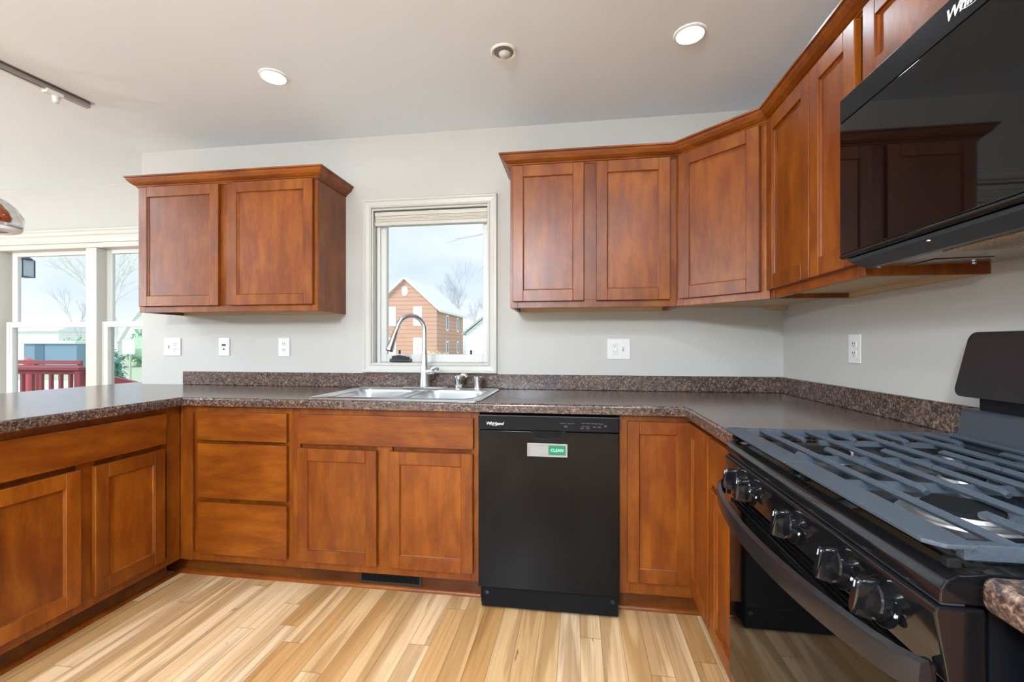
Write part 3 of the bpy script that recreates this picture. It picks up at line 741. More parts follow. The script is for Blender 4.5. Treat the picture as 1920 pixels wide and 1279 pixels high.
# control panel, leaning back slightly
b = MB(); b.prism([(-.620, .864), (-.670, .864), (-.674, .858), (-.660, .772), (-.655, .768), (-.620, .768)], 'y', RY1, RY0, .004); cp = b.build('control_panel', 'black', t, 30)
b = MB(); b.prism([(-.664, .8650), (-.6665, .8665), (-.6665, .8672), (-.64, .8672), (-.64, .8650)], 'y', RY1+.004, RY0-.004); b.build('bright_seam', 'slate', t)
b = MB()
for k in range(2): b.prism([(-.630, .750+k*.008), (-.660+k*.002, .750+k*.008), (-.660+k*.002, .754+k*.008), (-.630, .754+k*.008)], 'y', RY1+.01, RY0-.01)
b.build('vent_strip', 'black', t)
# oven door with glass, handle
b = MB(); b.box(-.662, -.618, RY1+.003, RY0-.003, .245, .742, .006, 2); dr = b.build('oven_door', 'black', t, True)
b = MB(); b.box(-.6645, -.6622, RY1+.012, RY0-.012, .252, .735, .001); b.build('door_glass', 'glass_black', dr)
b = MB(); b.box(-.655, -.618, RY1+.003, RY0-.003, .045, .238, .006, 2); b.build('storage_drawer', 'black', t, True)
b = MB(); n = 28; rings = []
for k in range(n+1):
    u = k/n; y = RY0-.006+(RY1-RY0+.012)*u; bow = math.sin(PI*u)**.62 if 0 < u < 1 else 0
    x = -.676-.066*bow; th = .009
    rings.append([(x, y, .752), (x-th, y, .756), (x-th-.002, y, .775), (x-th, y, .792), (x, y, .796), (x+.003, y, .774)])
b.loft(rings); hd = b.build('oven_handle', mat('satin black handle', (.012, .011, .012), .26, spec=.4), t, 40)
for yy in (RY0-.018, RY1+.018):
    b = MB(); b.box(-.680, -.664, yy-.009, yy+.009, .755, .790, .004, 2); b.build('handle_mount', 'black', hd, True)
# knobs
nrm = Vector((-.987, 0, .16)).normalized(); upv = Vector((.16, 0, .987)).normalized(); side = Vector((0, -1, 0))
for i, y in enumerate((-1.335, -1.425, -1.633, -1.800, -1.897)):
    c0 = Vector((-.6675, y, .815))
    b = MB(); b.lathe([(.0335, 0), (.0335, .002), (.031, .003)], c0, dirv=nrm, seg=36); dial = b.build('knob_dial', 'black_semi', t, True)
    b = MB(); b.lathe([(.0255, .003), (.0265, .006), (.0255, .016), (.023, .018)], c0, dirv=nrm, seg=32)
    kn = b.build('knob', 'black', t, True)
    # grip: a slim upright paddle with rounded ends
    b = MB(); out = []
    for j in range(24):
        a = 2*PI*j/24; out.append((.0075*math.copysign(abs(math.cos(a))**.5, math.cos(a)), .0265*math.copysign(abs(math.sin(a))**.75, math.sin(a))))
    b.loft([[c0+nrm*h+side*(p[0]*k_)+upv*(p[1]*k_) for p in out] for h, k_ in ((.014, 1.1), (.032, 1.0), (.038, .95), (.0405, .8))])
    b.build('knob_grip', 'black', kn, True)
    b = MB(); b.bar(c0+nrm*.0408+upv*.012, c0+nrm*.0408+upv*.021, .0014, .0012); b.build('pointer_mark', 'white_text', kn)
    for ang in (35, 65, -40, 105):
        a = math.radians(ang); p = c0+nrm*.0033+side*(.0290*math.sin(a))+upv*(.0290*math.cos(a))
        b = MB(); b.bar(p, p+upv*.0035, .0028, .0008); b.build('dial_mark', 'white_text', dial)
    for q_ in ((0, .040), (.010, .040), (.010, .033)):
        b = MB(); b.lathe([(.0016, 0), (.0016, .0005)], c0+side*q_[0]+upv*q_[1]+nrm*.0008, dirv=nrm, seg=8); b.build('burner_symbol', 'white_text', cp)
    text('dial_lettering', 'HI', .006, 'white_text', dial, c0+nrm*.0033+side*.030-upv*.004, cols(tuple(side), tuple(upv), tuple(nrm)))
# burners
bs = [(-.50, -1.43, .044), (-.22, -1.43, .036), (-.50, -1.80, .052), (-.22, -1.80, .040), (-.36, -1.615, .034)]
for x, y, r in bs:
    b = MB(); b.lathe([(r*1.55, 0), (r*1.5, .003), (r*1.1, .004)], (x, y, .9066)); bo = b.build('burner', 'alu' if r > .04 else 'slate', t, True)
    b = MB(); b.lathe([(r, .003), (r*1.08, .006), (r*1.02, .011), (r*.8, .012)], (x, y, .9066)); b.build('burner_head', 'alu', bo, True)
    b = MB(); b.lathe([(r*.92, .0125), (r*.94, .015), (r*.85, .018), (r*.2, .019)], (x, y, .9066)); b.build('burner_cap', 'black_matte', bo, True)
    b = MB(); b.lathe([(.004, 0), (.004, .016), (.002, .018)], (x+r*1.2, y+.01, .9066), seg=10); b.build('igniter', 'white' if r < .05 else 'brass', bo, True)
# grates: two castings side by side
GZ = .9385
def grate(ya, yb, sgn, lab):
    """ya = outer end, yb = seam at the middle of the range"""
    g = MB(); r_ = .0068
    lo_, hi_ = min(ya, yb), max(ya, yb)
    # broad flat front bar
    xf_, xb_ = -.678, -.628
    cut = .022
    pl = [(xb_, yb), (xf_+0, yb), (xf_, ya-sgn*cut*.0), (xb_+.0, ya)]
    g.prism([(xb_, yb-sgn*.0006), (xf_, yb-sgn*.0006), (xf_, ya+sgn*.012), (xf_+.016, ya-sgn*.004), (xb_, ya-sgn*.004)], 'z', GZ-.006, GZ, .0015)
    # outer end bar, back bar
    g.prism([(-.640, ya), (-.075, ya), (-.075, ya+sgn*.014), (-.640, ya+sgn*.014)], 'z', GZ-.020, GZ-.0004, .002)
    g.prism([(-.095, ya), (-.075, ya), (-.075, yb), (-.095, yb)], 'z', GZ-.012, GZ-.001, .002)
    for k in range(9):
        x = -.583+k*.0585
        if k % 2 == 0:
            g.tube([(x, ya+sgn*.006, GZ-.005), (x, yb-sgn*.001, GZ-.005)], r_, 8)
        else:
            g.tube([(x, ya+sgn*.006, GZ-.005), (x, ya+sgn*.118, GZ-.005), (x, ya+sgn*.126, GZ-.008)], [r_, r_, r_*.8], 8)
            g.tube([(x, yb-sgn*.150, GZ-.008), (x, yb-sgn*.142, GZ-.005), (x, yb-sgn*.001, GZ-.005)], [r_*.8, r_, r_], 8)
    yr = yb-sgn*.092
    g.prism([(-.64, yr-.003), (-.08, yr-.003), (-.08, yr+.003), (-.64, yr+.003)], 'z', GZ-.024, GZ-.008)
    for xa, xb2 in ((-.49, -.34), (-.30, -.17)):
        g.prism([(xa, ya+sgn*.118), (xb2, ya+sgn*.118), (xb2, ya+sgn*.126), (xa, ya+sgn*.126)], 'z', GZ-.018, GZ-.006)
    o = g.build('grate', 'iron', t, 30)
    for xx in (-.648, -.36, -.09):
        f = MB(); f.box(xx-.008, xx+.008, ya+sgn*.002, ya+sgn*.014, .9068, GZ-.019, .002); f.build('foot', 'black_matte', o)
    for xx in (-.648, -.09):
        f = MB(); f.box(xx-.008, xx+.008, yb-sgn*.030, yb-sgn*.016, .9068, GZ-.0055, .002); f.build('foot', 'black_matte', o)
grate(-1.238, -1.6145, -1, ''); grate(-1.992, -1.6155, 1, '')
# back guard with the leaning display panel
b = MB(); b.prism([(-.10, .9055), (-.082, 1.000), (-.075, 1.006), (-.03, 1.006), (-.03, .9055)], 'y', RY1+.004, RY0-.004, .004); bg = b.build('back_guard', 'slate', t, 30)
b = MB(); b.box(-.075, -.045, RY1+.03, RY0-.05, 1.0065, 1.04); b.build('neck', 'black_semi', bg)
b = MB(); q = [(y, z) for y, z in rrect(RC, 1.122, .768, .168, .022)]
lean = lambda z: -.098+(z-1.04)*.235
b.loft([[(lean(z)+.030, y, z) for y, z in q], [(lean(z)+.002, y, z) for y, z in q], [(lean(z), RC+(y-RC)*.995, 1.122+(z-1.122)*.985) for y, z in q]])
b.build('display_panel', mat('dark smoked panel', (.012, .014, .017), .22), bg, 40)

# ------------------------------------------------------------------ microwave
t = thing('microwave', 'black over-the-range microwave hanging above the gas range', 'microwave', (-.2, RC, 1.37))
MY0, MY1 = -1.240, -1.995
b = MB(); b.prism([(-.340, 1.842), (-.005, 1.842), (-.005, 1.392), (-.300, 1.386), (-.340, 1.40)], 'y', MY1, MY0); bd = b.build('body', 'black_semi', t)
b = MB(); b.box(-.378, -.341, MY1, MY0, 1.776, 1.840, .003, 2); st = b.build('top_strip', 'black_semi', t, True)
b = MB(); b.box(-.378, -.341, MY1, MY0, 1.418, 1.7745, .003, 2); dd = b.build('door', 'glass_black', t, True)
b = MB(); b.prism([(-.345, 1.4175), (-.377, 1.4175), (-.379, 1.412), (-.374, 1.406), (-.345, 1.404)], 'y', MY1, MY0, .001); b.build('bottom_lip', 'black', dd, 30)
b = MB(); b.prism([(-.366, 1.4035), (-.360, 1.396), (-.318, 1.3785), (-.300, 1.3785), (-.300, 1.4035)], 'y', MY1+.01, MY0-.012, .001); vb = b.build('lower_vent_panel', 'slate', t, 30)
b = MB(); b.prism([(-.298, 1.3855), (-.02, 1.3905), (-.02, 1.3855), (-.298, 1.380)], 'y', MY1+.01, MY0-.02); un = b.build('underside_plate', 'under', t)
for ya in (-1.50, -1.80):
    b = MB(); b.prism([(-.292, 1.3803), (-.12, 1.3838), (-.12, 1.3808), (-.292, 1.3770)], 'y', ya-.17 if ya > -1.6 else ya-.18, ya+.03 if ya > -1.6 else ya+.09, .001); b.build('grease_filter', 'mesh_filter', un)
b = MB(); b.prism([(-.23, 1.381), (-.10, 1.3835), (-.10, 1.3815), (-.23, 1.379)], 'y', -1.36, -1.28, .001); b.build('work_light_lens', 'under', un)
for xx, yy in ((-.30, -1.27), (-.10, -1.30), (-.352, -1.52)):
    b = MB(); b.lathe([(.005, 0), (.005, .003), (.003, .0045)], (xx, yy, 1.3800 if xx > -.34 else 1.3945), dirv=(0, 0, -1), seg=10); b.build('screw', 'chrome', un, True)
text('brand_lettering', 'Whirlpool', .031, 'white_text', st, (-.3785, -1.664, 1.808), R_RIGHT, shear=.25, bold=.0007)
b = MB(); b.tube([(-.3785, -1.664-.031*math.cos(a), 1.806+.012*math.sin(a)) for a in [math.radians(x) for x in range(150, 400, 12)]], .0009, 5); b.build('brand_swoosh', 'white_text', st)

# ------------------------------------------------------------------ outlets
def plate_thing(name, label, cat, cx, cz, gangs, wall='back', cy=0):
    w_ = .0475*len(gangs)+.030; h_ = .115
    if wall == 'back': xf = face_xf((cx, 0, cz), X_, NY); loc = (cx, 0, cz-h_/2)
    else: xf = face_xf((0, cy, cz), NY, NX); loc = (0, cy, cz-h_/2)
    t = thing(name, label, cat, loc, 'electrical wall plates')
    b = MB(); b.xf = xf; b.box(-w_/2, w_/2, .0004, .0065, -h_/2, h_/2, .003, 2); b.build('cover_plate', 'white', t, True)
    for i, g in enumerate(gangs):
        a = (i-(len(gangs)-1)/2)*.0475
        if g == 'switch':
            b = MB(); b.xf = xf; b.box(a-.005, a+.005, .006, .0075, -.012, .012); b.build('switch_slot', 'grey_pl', t)
            b = MB(); b.xf = xf; b.box(a-.004, a+.004, .0066, .018, .000, .010, .001); b.build('toggle', 'white', t)
        elif g == 'jack':
            b = MB(); b.xf = xf; b.box(a-.014, a+.014, .006, .009, .006, .018, .001); b.build('jack_port', 'dark', t)
            b = MB(); b.xf = xf; b.box(a-.005, a+.005, .006, .009, -.020, -.010, .001); b.build('cable_port', 'dark', t)
        else:
            if g == 'gfci':
                b = MB(); b.xf = xf; b.box(a-.0165, a+.0165, .006, .0095, -.033, .033, .002); f = b.build('receptacle', 'white', t)
                rs = (.018, -.018)
            else: rs = (.019, -.019)
            for zz in rs:
                if g == 'duplex':
                    b = MB(); b.xf = xf; b.box(a-.0165, a+.0165, .006, .0085, zz-.0135, zz+.0135, .006, 3); f = b.build('receptacle', 'white', t, True)
                b = MB(); b.xf = xf
                for dx in (-.0062, .0062): b.box(a+dx-.0011, a+dx+.0011, .0085, .0098, zz-.001, zz+.007)
                b.box(a-.002, a+.002, .0085, .0098, zz-.009, zz-.005)
                b.build('slots', 'dark', f)
    return t
plate_thing('wall_plate', 'white double plate with switch and outlet, leftmost on the back wall', 'outlet', -3.707, 1.161, ['switch', 'duplex'])
plate_thing('wall_plate', 'white single plate with a dark slot, second from left under the left wall cabinet', 'wall jack', -3.330, 1.161, ['jack'])
plate_thing('wall_plate', 'white single outlet plate just left of the kitchen window', 'outlet', -2.911, 1.160, ['duplex'])
plate_thing('wall_plate', 'white double plate with outlet and switch, right of the window on the back wall', 'outlet', -.860, 1.150, ['gfci', 'switch'])
plate_thing('wall_plate', 'white single outlet plate on the right wall behind the range', 'outlet', 0, 1.157, ['duplex'], 'right', -.634)

# ------------------------------------------------------------------ ceiling lights
def downlight(x, y, label, lit=True):
    t = thing('recessed_light', label, 'ceiling light', (x, y, CEIL-.004), 'round recessed ceiling lights')
    if lit:
        b = MB(); b.lathe([(.062, 0), (.062, -.005), (.054, -.009), (.053, -.004)], (x, y, CEIL-.0002), seg=40, cap=False); b.build('trim_ring', 'white', t, True)
        b = MB(); b.lathe([(.0545, 0), (.052, -.0035), (.03, -.006), (.002, -.0065)], (x, y, CEIL-.003), seg=40); b.build('lens', 'led', t, True)
    return t
labs = ['glowing round recessed light in the ceiling above the drawers, left one of the two lit', 'glowing round recessed light in the ceiling near the right wall cabinets']
for i, (x, y) in enumerate(LIT):
    if i < 2: downlight(x, y, labs[i])
    else: downlight(x, y, ['round recessed light behind the viewpoint near the right wall', 'round recessed light behind the viewpoint in the middle', 'round recessed light behind the viewpoint on the peninsula side', 'added unseen recessed light far behind the viewpoint', 'added unseen recessed light over the dining area beside the far window', 'added unseen recessed light over the dining area by the left wall', 'added unseen recessed light in the rear left of the room'][i-2])  # the last four are added out of view as extra room light
ex, ey = -1.405, -.668
t = thing('recessed_light', 'unlit recessed eyeball light in the ceiling above the window', 'ceiling light', (ex, ey, CEIL), 'round recessed ceiling lights')
b = MB(); b.lathe([(.040, .002), (.043, -.004), (.052, -.008), (.057, -.004), (.057, .0)], (ex, ey, CEIL-.0004), seg=40, cap=False); b.build('trim_ring', 'white', t, True)
b = MB(); b.lathe([(.044, -.003), (.043, -.0006)], (ex, ey, CEIL-.0002), seg=40); b.build('baffle', mat('shaded grey baffle', (.22, .20, .19), .5), t, True)
b = MB(); b.lathe([(.002, -.016), (.012, -.0145), (.020, -.011), (.025, -.004), (.026, .0)], (ex+.002, ey+.010, CEIL-.003), seg=28); b.build('bulb', mat('frosted bulb', (.55, .55, .55), .3), t, True)

# unseen opal globe lamps, added to brighten the ceiling and room
for gx, gy, gz, gk, lab in ((-1.9, -4.3, 2.08, GLOBE*1.65, 'unseen opal globe lamp added behind the viewpoint to light the room'), (-6.8, -2.5, 1.85, GLOBE*1.2, 'unseen opal globe lamp added over the dining area to light the room')):
    t = thing('added_globe_lamp', lab, 'ceiling light', (gx, gy, gz), 'added opal globe lamps')
    b = MB(); b.lathe([(.14*math.sin(a), -.14*math.cos(a)) for a in [PI*(k+.3)/14.6 for k in range(15)]], (gx, gy, gz), seg=28); b.build('globe', mat('added lamp glow', (.9, .9, .9), .3, emit=(.86, .98, 1.08), es=gk), t, True)
    b = MB(); b.tube([(gx, gy, gz+.135), (gx, gy, CEIL-.02)], .008, 10); b.lathe([(.06, 0), (.06, -.015), (.02, -.03)], (gx, gy, CEIL-.0005)); b.build('rod', 'nickel', t, True)

# track light and glass pendant
t = thing('track_light', 'brushed nickel ceiling track over the peninsula at the top left', 'track light', (-3.70, -1.2, CEIL))
T0, T1 = Vector((-3.628, -.560, 0)), Vector((-3.74, -1.9, 0))
def along(u, z): p = T0.lerp(T1, u); return Vector((p.x, p.y, z))
b = MB(); b.bar(along(0, CEIL-.0015), along(1, CEIL-.0015), .050, .003)
b.bar(along(.01, CEIL-.016), along(1, CEIL-.016), .026, .026); b.build('rail', 'nickel', t)
b = MB(); b.bar(along(.12, CEIL-.031), along(1, CEIL-.031), .012, .004); b.build('conductor_strip', 'steel', t)
b = MB(); b.bar(along(.10, CEIL-.034), along(.15, CEIL-.034), .036, .018); b.lathe([(.016, 0), (.012, -.03), (.004, -.036)], along(.115, CEIL-.04), seg=16); b.build('feed_connector', 'white', t, True)
PX, PY = -3.675, -.945
t = thing('pendant_light', 'clear and amber-red glass pendant hanging at the left edge of the photo', 'pendant light', (PX, PY, 1.66))
b = MB(); b.lathe([(.013, 0), (.013, -.055)], (PX, PY, CEIL-.0335), seg=16); b.build('track_adapter', 'nickel', t, True)
b = MB(); b.tube([(PX, PY, CEIL-.08), (PX, PY, 1.90)], .0018, 6); b.build('cord', 'grey_pl', t)
b = MB(); b.lathe([(.012, .115), (.02, .10), (.05, .086), (.085, .052), (.105, .015), (.108, -.012), (.098, -.040), (.080, -.050), (.074, -.046), (.092, -.030), (.100, -.010), (.097, .012), (.078, .046), (.045, .078), (.012, .092)], (PX, PY, 1.735), seg=36, cap=False); b.build('outer_glass', 'clear', t, True)
b = MB(); b.lathe([(.010, .085), (.035, .070), (.058, .040), (.068, .010), (.062, -.012), (.01, -.016)], (PX, PY, 1.735), seg=30); b.build('inner_shade', 'amber', t, True)
b = MB(); b.lathe([(.101, -.038), (.094, -.050), (.080, -.055), (.060, -.056), (.058, -.052), (.078, -.050), (.092, -.044), (.098, -.034)], (PX, PY, 1.735), seg=36, cap=False); b.build('bright_crescent_rim', mat('white crescent ring', (.9, .9, .9), .3), t, True)  # white ring added to paint the bright crescent under the pendant
b = MB(); b.lathe([(.006, .165), (.015, .16), (.015, .10)], (PX, PY, 1.735), seg=16); b.build('socket', 'nickel', t, True)

# ------------------------------------------------------------------ outdoors
GZ0 = -.6
b = MB(); b.box(-90, 60, .75, 140, GZ0-.3, GZ0); o = b.build('lawn', 'lawn'); tag(o, 'green lawn and ground outside beyond both windows', 'lawn', kind='structure')
c_, s_ = math.cos(TH), math.sin(TH)
def W(u, d, z=0.0, v=None):
    """point seen at column u of the photograph, d metres in front of the viewpoint: only used to lay out the yard"""
    r = (u-960)/FPX*d
    x = cam.location.x+c_*r-s_*d; y = cam.location.y+s_*r+c_*d
    if v is not None: z = 1.1714+(647.45-v)/FPX*d
    return Vector((x, y, z))
# brown house
c0 = W(819, 46, GZ0); c1 = W(868, 57, GZ0); dl = (c1-c0); Ls = dl.length; dl.normalize(); dg = Vector((-dl.y, dl.x, 0))
WID, EZ, PZ = 6.8, 4.95, 8.0
H = lambda a, g, z: c0+dl*a+dg*g+Vector((0, 0, z-GZ0))
t = thing('house', 'brown two-storey gabled house seen through the kitchen window', 'house', tuple(c0))
b = MB()
ring = lambda a: [H(a, 0, GZ0), H(a, WID, GZ0), H(a, WID, EZ), H(a, WID/2, PZ), H(a, 0, EZ)]
b.loft([ring(0), ring(Ls)]); b.build('walls', 'siding', t)
b = MB()
for g0, g1, z0, z1 in ((-.45, WID/2, EZ-.40, PZ+.02), (WID+.45, WID/2, EZ-.40, PZ+.02)):
    b.loft([[H(a, g0, z0), H(a, g1, z1), H(a, g1, z1+.22), H(a, g0, z0+.22)] for a in (-.4, Ls+.4)])
b.build('roof', 'roof', t)
def pan(name, m, pts, n, th_=.06, parent=None):
    b = MB(); b.loft([[p for p in pts], [p+n*th_ for p in pts]]); return b.build(name, m, parent)
for g in (1.55, 4.35):
    for z0, z1 in ((3.2-.05, 5.15), (.15, 1.95)):
        pan('boarded_window', 'board_white', [H(0, g, z0), H(0, g+.95, z0), H(0, g+.95, z1), H(0, g, z1)], -dl, .06, t)
b = MB(); ctr = H(0, WID/2, 6.75); b.loft([[ctr+dg*(.33*math.cos(a))+Vector((0, 0, .52*math.sin(a)))-dl*k for a in [2*PI*j/20 for j in range(20)]] for k in (0, .06)]); b.build('attic_window', 'board_white', t)
for a in (3.3, 7.9):
    for z0, z1 in ((2.75, 4.5), (.2, 1.65)):
        f = pan('window', 'board_white', [H(a, 0, z0), H(a+.95, 0, z0), H(a+.95, 0, z1), H(a, 0, z1)], -dg, .06, t)
        pan('pane', 'blue_grey', [H(a+.2, 0, z0+.2)-dg*.06, H(a+.75, 0, z0+.2)-dg*.06, H(a+.75, 0, z1-.2)-dg*.06, H(a+.2, 0, z1-.2)-dg*.06], -dg, .02, f)
# white garage
g0 = W(874, 34, GZ0); gr = W(968, 34, GZ0); gd = (gr-g0).normalized(); gb = Vector((-gd.y, gd.x, 0))
G = lambda a, d, z: g0+gd*a+gb*d+Vector((0, 0, z-GZ0))
t = thing('garage', 'white gabled garage right of the brown house, through the kitchen window', 'garage', tuple(g0))
b = MB(); b.loft([[G(0, d, GZ0), G(3.8, d, GZ0), G(3.8, d, 2.1), G(1.9, d, 3.7), G(0, d, 2.1)] for d in (0, 7)]); b.build('walls', 'siding_w', t)
b = MB()
for a0, a1 in ((-.3, 1.9), (4.1, 1.9)):
    b.loft([[G(a0, d, 1.95), G(a1, d, 3.72), G(a1, d, 3.86), G(a0, d, 2.09)] for d in (-.3, 7.3)])
b.build('roof', 'roof_g', t)
pan('window', 'board_white', [G(1.25, 0, .3), G(2.1, 0, .3), G(2.1, 0, 1.5), G(1.25, 0, 1.5)], -gb, .05, t)
# bare trees
def tree(p0, h, seed, name, label, spread=.55, m='bark', depth=6, r0=.22, trunk=.25):
    rnd = random.Random(seed); b = MB()
    def grow(p, d, L_, r, k):
        q = p+d*L_; mid = p.lerp(q, .5)+Vector((rnd.uniform(-1, 1), rnd.uniform(-1, 1), 0))*L_*.06
        b.tube([p, mid, q], [r, r*.85, r*.65], 5 if k > 3 else 4, cap=False)
        if k == 0: return
        for _ in range(3 if k > 1 else 4):
            ax = Vector((rnd.uniform(-1, 1), rnd.uniform(-1, 1), rnd.uniform(-.15, .6)))
            nd = (d+ax*spread*rnd.uniform(.7, 1.5)); nd.z = max(nd.z, -.05); nd.normalize()
            grow(q if _ else p.lerp(q, .75), nd, L_*rnd.uniform(.62, .84), r*.58, k-1)
    grow(Vector(p0), Vector((0, 0, 1)), h*trunk, r0, depth)
    o = b.build(name, m); tag(o, label, 'tree', 'bare trees outside'); return o
tree(W(862, 66, GZ0), 15.5, 3, 'bare_tree', 'hazy bare tree rising behind the brown house roof', r0=.17, depth=7)
tree(W(905, 60, GZ0), 10.5, 11, 'bare_tree', 'bare tree above the white garage at the right of the kitchen window', r0=.13, depth=7)
tree(W(150, 44, GZ0), 9.0, 5, 'bare_tree', 'thin bare tree behind the left pane of the dining window', r0=.08, depth=5)
tree(W(222, 17, GZ0), 7.5, 8, 'bare_tree', 'pale-trunked tree on the lawn behind the white sign', m='bark_pale', r0=.20, depth=5)
# near branch crossing the top of the kitchen window
b = MB(); b.tube([W(950, 14, v=420), W(900, 14, v=440), W(868, 14, v=446), W(838, 14, v=455)], [.035, .025, .016, .006], 5)
b.tube([W(950, 14, v=465), W(912, 14, v=492), W(892, 14, v=515)], [.03, .02, .006], 5); b.tube([W(868, 14, v=446), W(850, 14, v=448)], [.012, .004], 4)
b.tube([W(1010, 14, v=300), W(1010, 14, v=420), W(950, 14, v=420)], [.06, .05, .035], 5); b.tube([W(1010, 14, v=420), W(990, 14, v=450), W(950, 14, v=465)], [.05, .04, .03], 5)
b.tube([W(1010, 14, GZ0), W(1010, 14, v=420)], [.12, .06], 6)
tag(b.build('bare_tree', 'bark'), 'slender bare branches reaching across the upper right of the kitchen window', 'tree', 'bare trees outside')
def blob(name, c, rx, ry, rz_, m, label, cat, seed=1, n=260, ls=.12):
    """bush: leafy cards scattered through an ellipsoid with an inner core"""
    rnd = random.Random(seed); b = MB(); c = Vector(c)
    for _ in range(n):
        d = Vector((rnd.gauss(0, 1), rnd.gauss(0, 1), rnd.gauss(0, 1))).normalized(); k = rnd.uniform(.55, 1.0)
        p = c+Vector((d.x*rx*k, d.y*ry*k, d.z*rz_*k)); u = Vector((rnd.uniform(-1, 1), rnd.uniform(-1, 1), rnd.uniform(-1, 1))).normalized(); w_ = u.cross(d)
        if w_.length < .01: continue
        w_.normalize(); s = ls*rnd.uniform(.6, 1.4)
        b._add([p-u*s, p-w_*s*.5, p+u*s, p+w_*s*.5], [(0, 1, 2, 3)])
    b.lathe([(.05, -rz_*.7), (rx*.62, -rz_*.35), (rx*.7, 0), (rx*.55, rz_*.45), (.05, rz_*.72)], c, seg=12)
    o = b.build(name, m); tag(o, label, cat); return o
blob('bush', W(812, 38, -.1), 1.5, 1.2, .85, 'dry', 'dry tan bush in front of the brown house', 'bush', 4, 500, .13)
# dining side: deck, railing, yard
b = MB(); b.box(-11.0, -3.9, .66, 2.55, -.16, -.08); tag(b.build('deck', 'deck'), 'dark red deck floor outside the dining window', 'deck', kind='structure')
ry = 2.45
t = thing('deck_railing', 'dark red deck railing with slim balusters outside the dining window', 'railing', (-8, ry, -.08))
xe = W(152, (ry+2.5906)/(c_+s_*(152-960)/FPX)).x
b = MB(); b.box(-10.8, xe+.06, ry-.07, ry+.07, .84, .885, .006); b.box(-10.8, xe, ry-.02, ry+.02, .785, .84, .004); b.build('top_rail', 'deck', t)
b = MB(); b.box(-10.8, xe, ry-.02, ry+.02, .02, .10, .004); b.build('bottom_rail', 'deck', t)
k = 0
x = xe-.16
while x > -10.7:
    b = MB(); b.box(x-.018, x+.018, ry-.018, ry+.018, .10, .785); b.build('baluster', 'deck', t); x -= .152; k += 1
b = MB(); b.box(xe-.05, xe+.05, ry-.05, ry+.05, -.08, .86, .005); b.build('post', 'deck', t)
b = MB(); b.bar((xe+.04, ry+.05, .80), (xe+1.45, ry+.75, .30), .09, .08); b.build('stair_handrail', 'deck', t)
b = MB(); b.box(xe+1.36, xe+1.44, ry+.69, ry+.77, GZ0, .30); b.build('post', 'deck', t)
# low blue-grey structure with pale flat top
p = W(96, 33, .0)
t = thing('shed', 'low blue-grey shed with a pale flat roof beyond the deck railing', 'shed', (p.x, p.y, GZ0))
b = MB(); b.box(p.x-2.4, p.x+2.2, p.y, p.y+3, GZ0, 1.27); b.build('walls', 'blue_grey', t)
b = MB(); b.box(p.x-1.4, p.x-.6, p.y-.04, p.y, GZ0, 1.2); b.build('door', mat('deep blue grey panel', (.10, .19, .28), .5), t)
b = MB(); b.box(p.x-2.4, p.x+2.3, p.y-.2, p.y+3.2, 1.27, 1.50, .04); b.build('roof', mat('pale blue roof', (.80, .86, .86), .6), t)
p = W(100, 8.6, 0)
t = thing('outdoor_bench', 'dark red slatted bench back standing behind the deck railing', 'bench', (p.x, p.y, -.08))
for z0, z1 in ((.72, .79), (.81, .88)):
    b = MB(); b.box(p.x-1.6, p.x+.62, p.y, p.y+.04, z0, z1, .004); b.build('board', 'deck', t)
for dx in (-1.5, -.5, .5):
    b = MB(); b.box(p.x+dx, p.x+dx+.05, p.y+.04, p.y+.09, GZ0, .88); b.build('leg', 'deck', t)
q = W(53, 9.5, .72); b = MB(); b.lathe([(.05, GZ0-.72), (.06, -.02), (.075, .0), (.08, .14), (.03, .18)], q, seg=14)
tag(b.build('red_bin', 'red_pl', None, True), 'small red bin at the left behind the deck railing', 'bin')
p = W(60, 54, 0); t = thing('white_house', 'white neighbouring house far beyond the left pane of the dining window', 'house', (p.x, p.y, GZ0))
b = MB(); b.box(p.x-8, p.x+3.8, p.y, p.y+6, GZ0, 2.9); b.build('walls', 'siding_w', t)
b = MB(); b.prism([(p.y-.5, 2.85), (p.y+3, 4.6), (p.y+6.5, 2.85)], 'x', p.x-8.4, p.x+4.2); b.build('roof', 'roof', t)
blob('hedge', W(140, 40, .55), 2.0, 1.2, 1.3, 'leaf', 'pale green hedge beyond the shed', 'hedge', 6, 700, .22)
blob('hedge', W(280, 38, .9), 2.0, 1.2, 1.9, 'leaf', 'tall pale green hedge behind the white sign', 'hedge', 9, 900, .22)
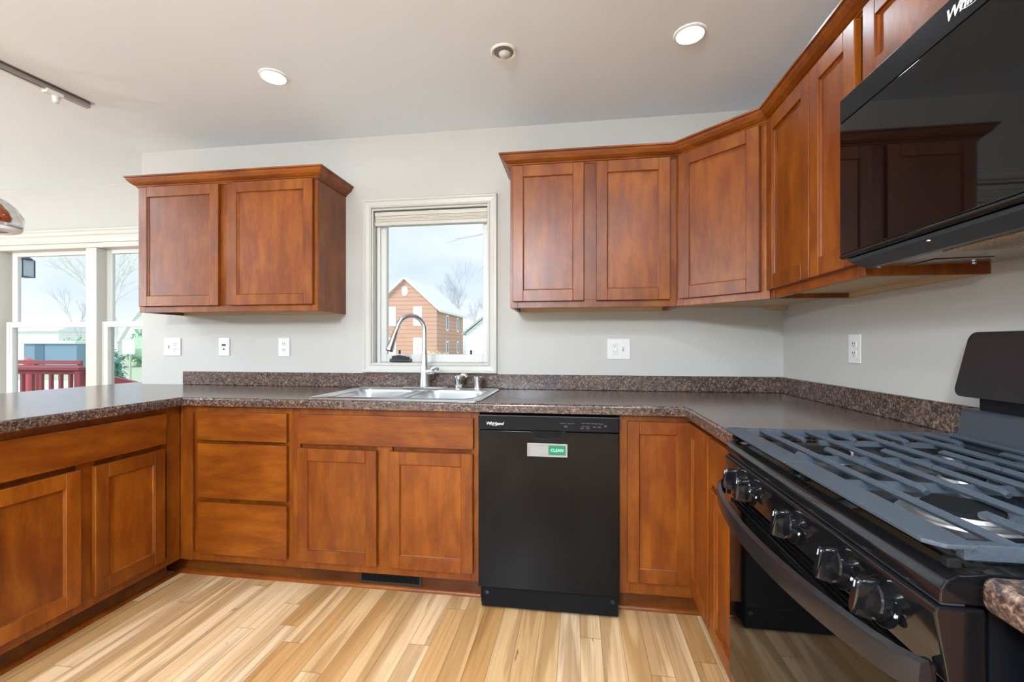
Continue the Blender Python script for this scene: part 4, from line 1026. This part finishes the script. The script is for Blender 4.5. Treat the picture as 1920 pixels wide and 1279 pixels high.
blob('evergreen_shrub', W(208, 12.5, .25), .34, .34, .85, 'leaf_dark', 'dark evergreen shrub beside the second dining pane', 'shrub', 7, 500, .09)
p = W(242, 11.5, 0)
t = thing('yard_sign', 'white double-panel yard sign on a thin post seen through the dining window', 'sign', (p.x, p.y, GZ0))
rt = Vector((c_, s_, 0)); nr = Vector((s_, -c_, 0))
for k in (-1, 1):
    cc = Vector((p.x, p.y, 1.13))+rt*.082*k; sgn_ = [cc+rt*a+Vector((0, 0, z)) for a, z in rrect(0, 0, .155, .38, .03, 4)]
    b = MB(); b.loft([sgn_, [v+nr*.02 for v in sgn_]]); b.build('panel', 'board_white', t)
b = MB(); b.box(p.x-.02, p.x+.02, p.y+.01, p.y+.05, GZ0, .94); b.build('post', mat('pale green post', (.5, .62, .5), .7), t)
p = W(120, 18.5, 0); b = MB(); b.box(p.x-12, p.x+2.2, p.y-3.5, p.y+3.2, GZ0, GZ0+.02); tag(b.build('driveway', 'pave'), 'pale driveway strip across the lawn beyond the deck', 'driveway', kind='structure')
# lantern on the outside wall
lx, ly = W(46, 4.9).x, W(46, 4.9).y
t = thing('wall_lantern', 'dark outdoor lantern hanging outside the dining window', 'lantern', (lx, ly, 1.9))
lz = 1.1714+(647.45-520)/FPX*4.9; lt = 1.1714+(647.45-488)/FPX*4.9
b = MB(); b.lathe([(.10, 0), (.10, .008), (.06, .035), (.02, .055), (.008, .075)], (lx, ly, lt), seg=4); b.box(lx-.06, lx+.06, ly-.06, ly+.06, lz, lz+.008); b.tube([(lx, ly, lt+.07), (lx, ly, lt+.35), (lx, ly-.05, lt+.4)], .007, 6)
for sx in (-1, 1):
    for sy in (-1, 1): b.box(lx+sx*.055-.004, lx+sx*.055+.004, ly+sy*.055-.004, ly+sy*.055+.004, lz, lt)
b.build('cage', 'lantern', t)
b = MB(); b.box(lx-.052, lx+.052, ly-.052, ly+.052, lz+.008, lt-.002); b.build('glass', mat('pale lantern glass', (.55, .65, .72), .2), t)
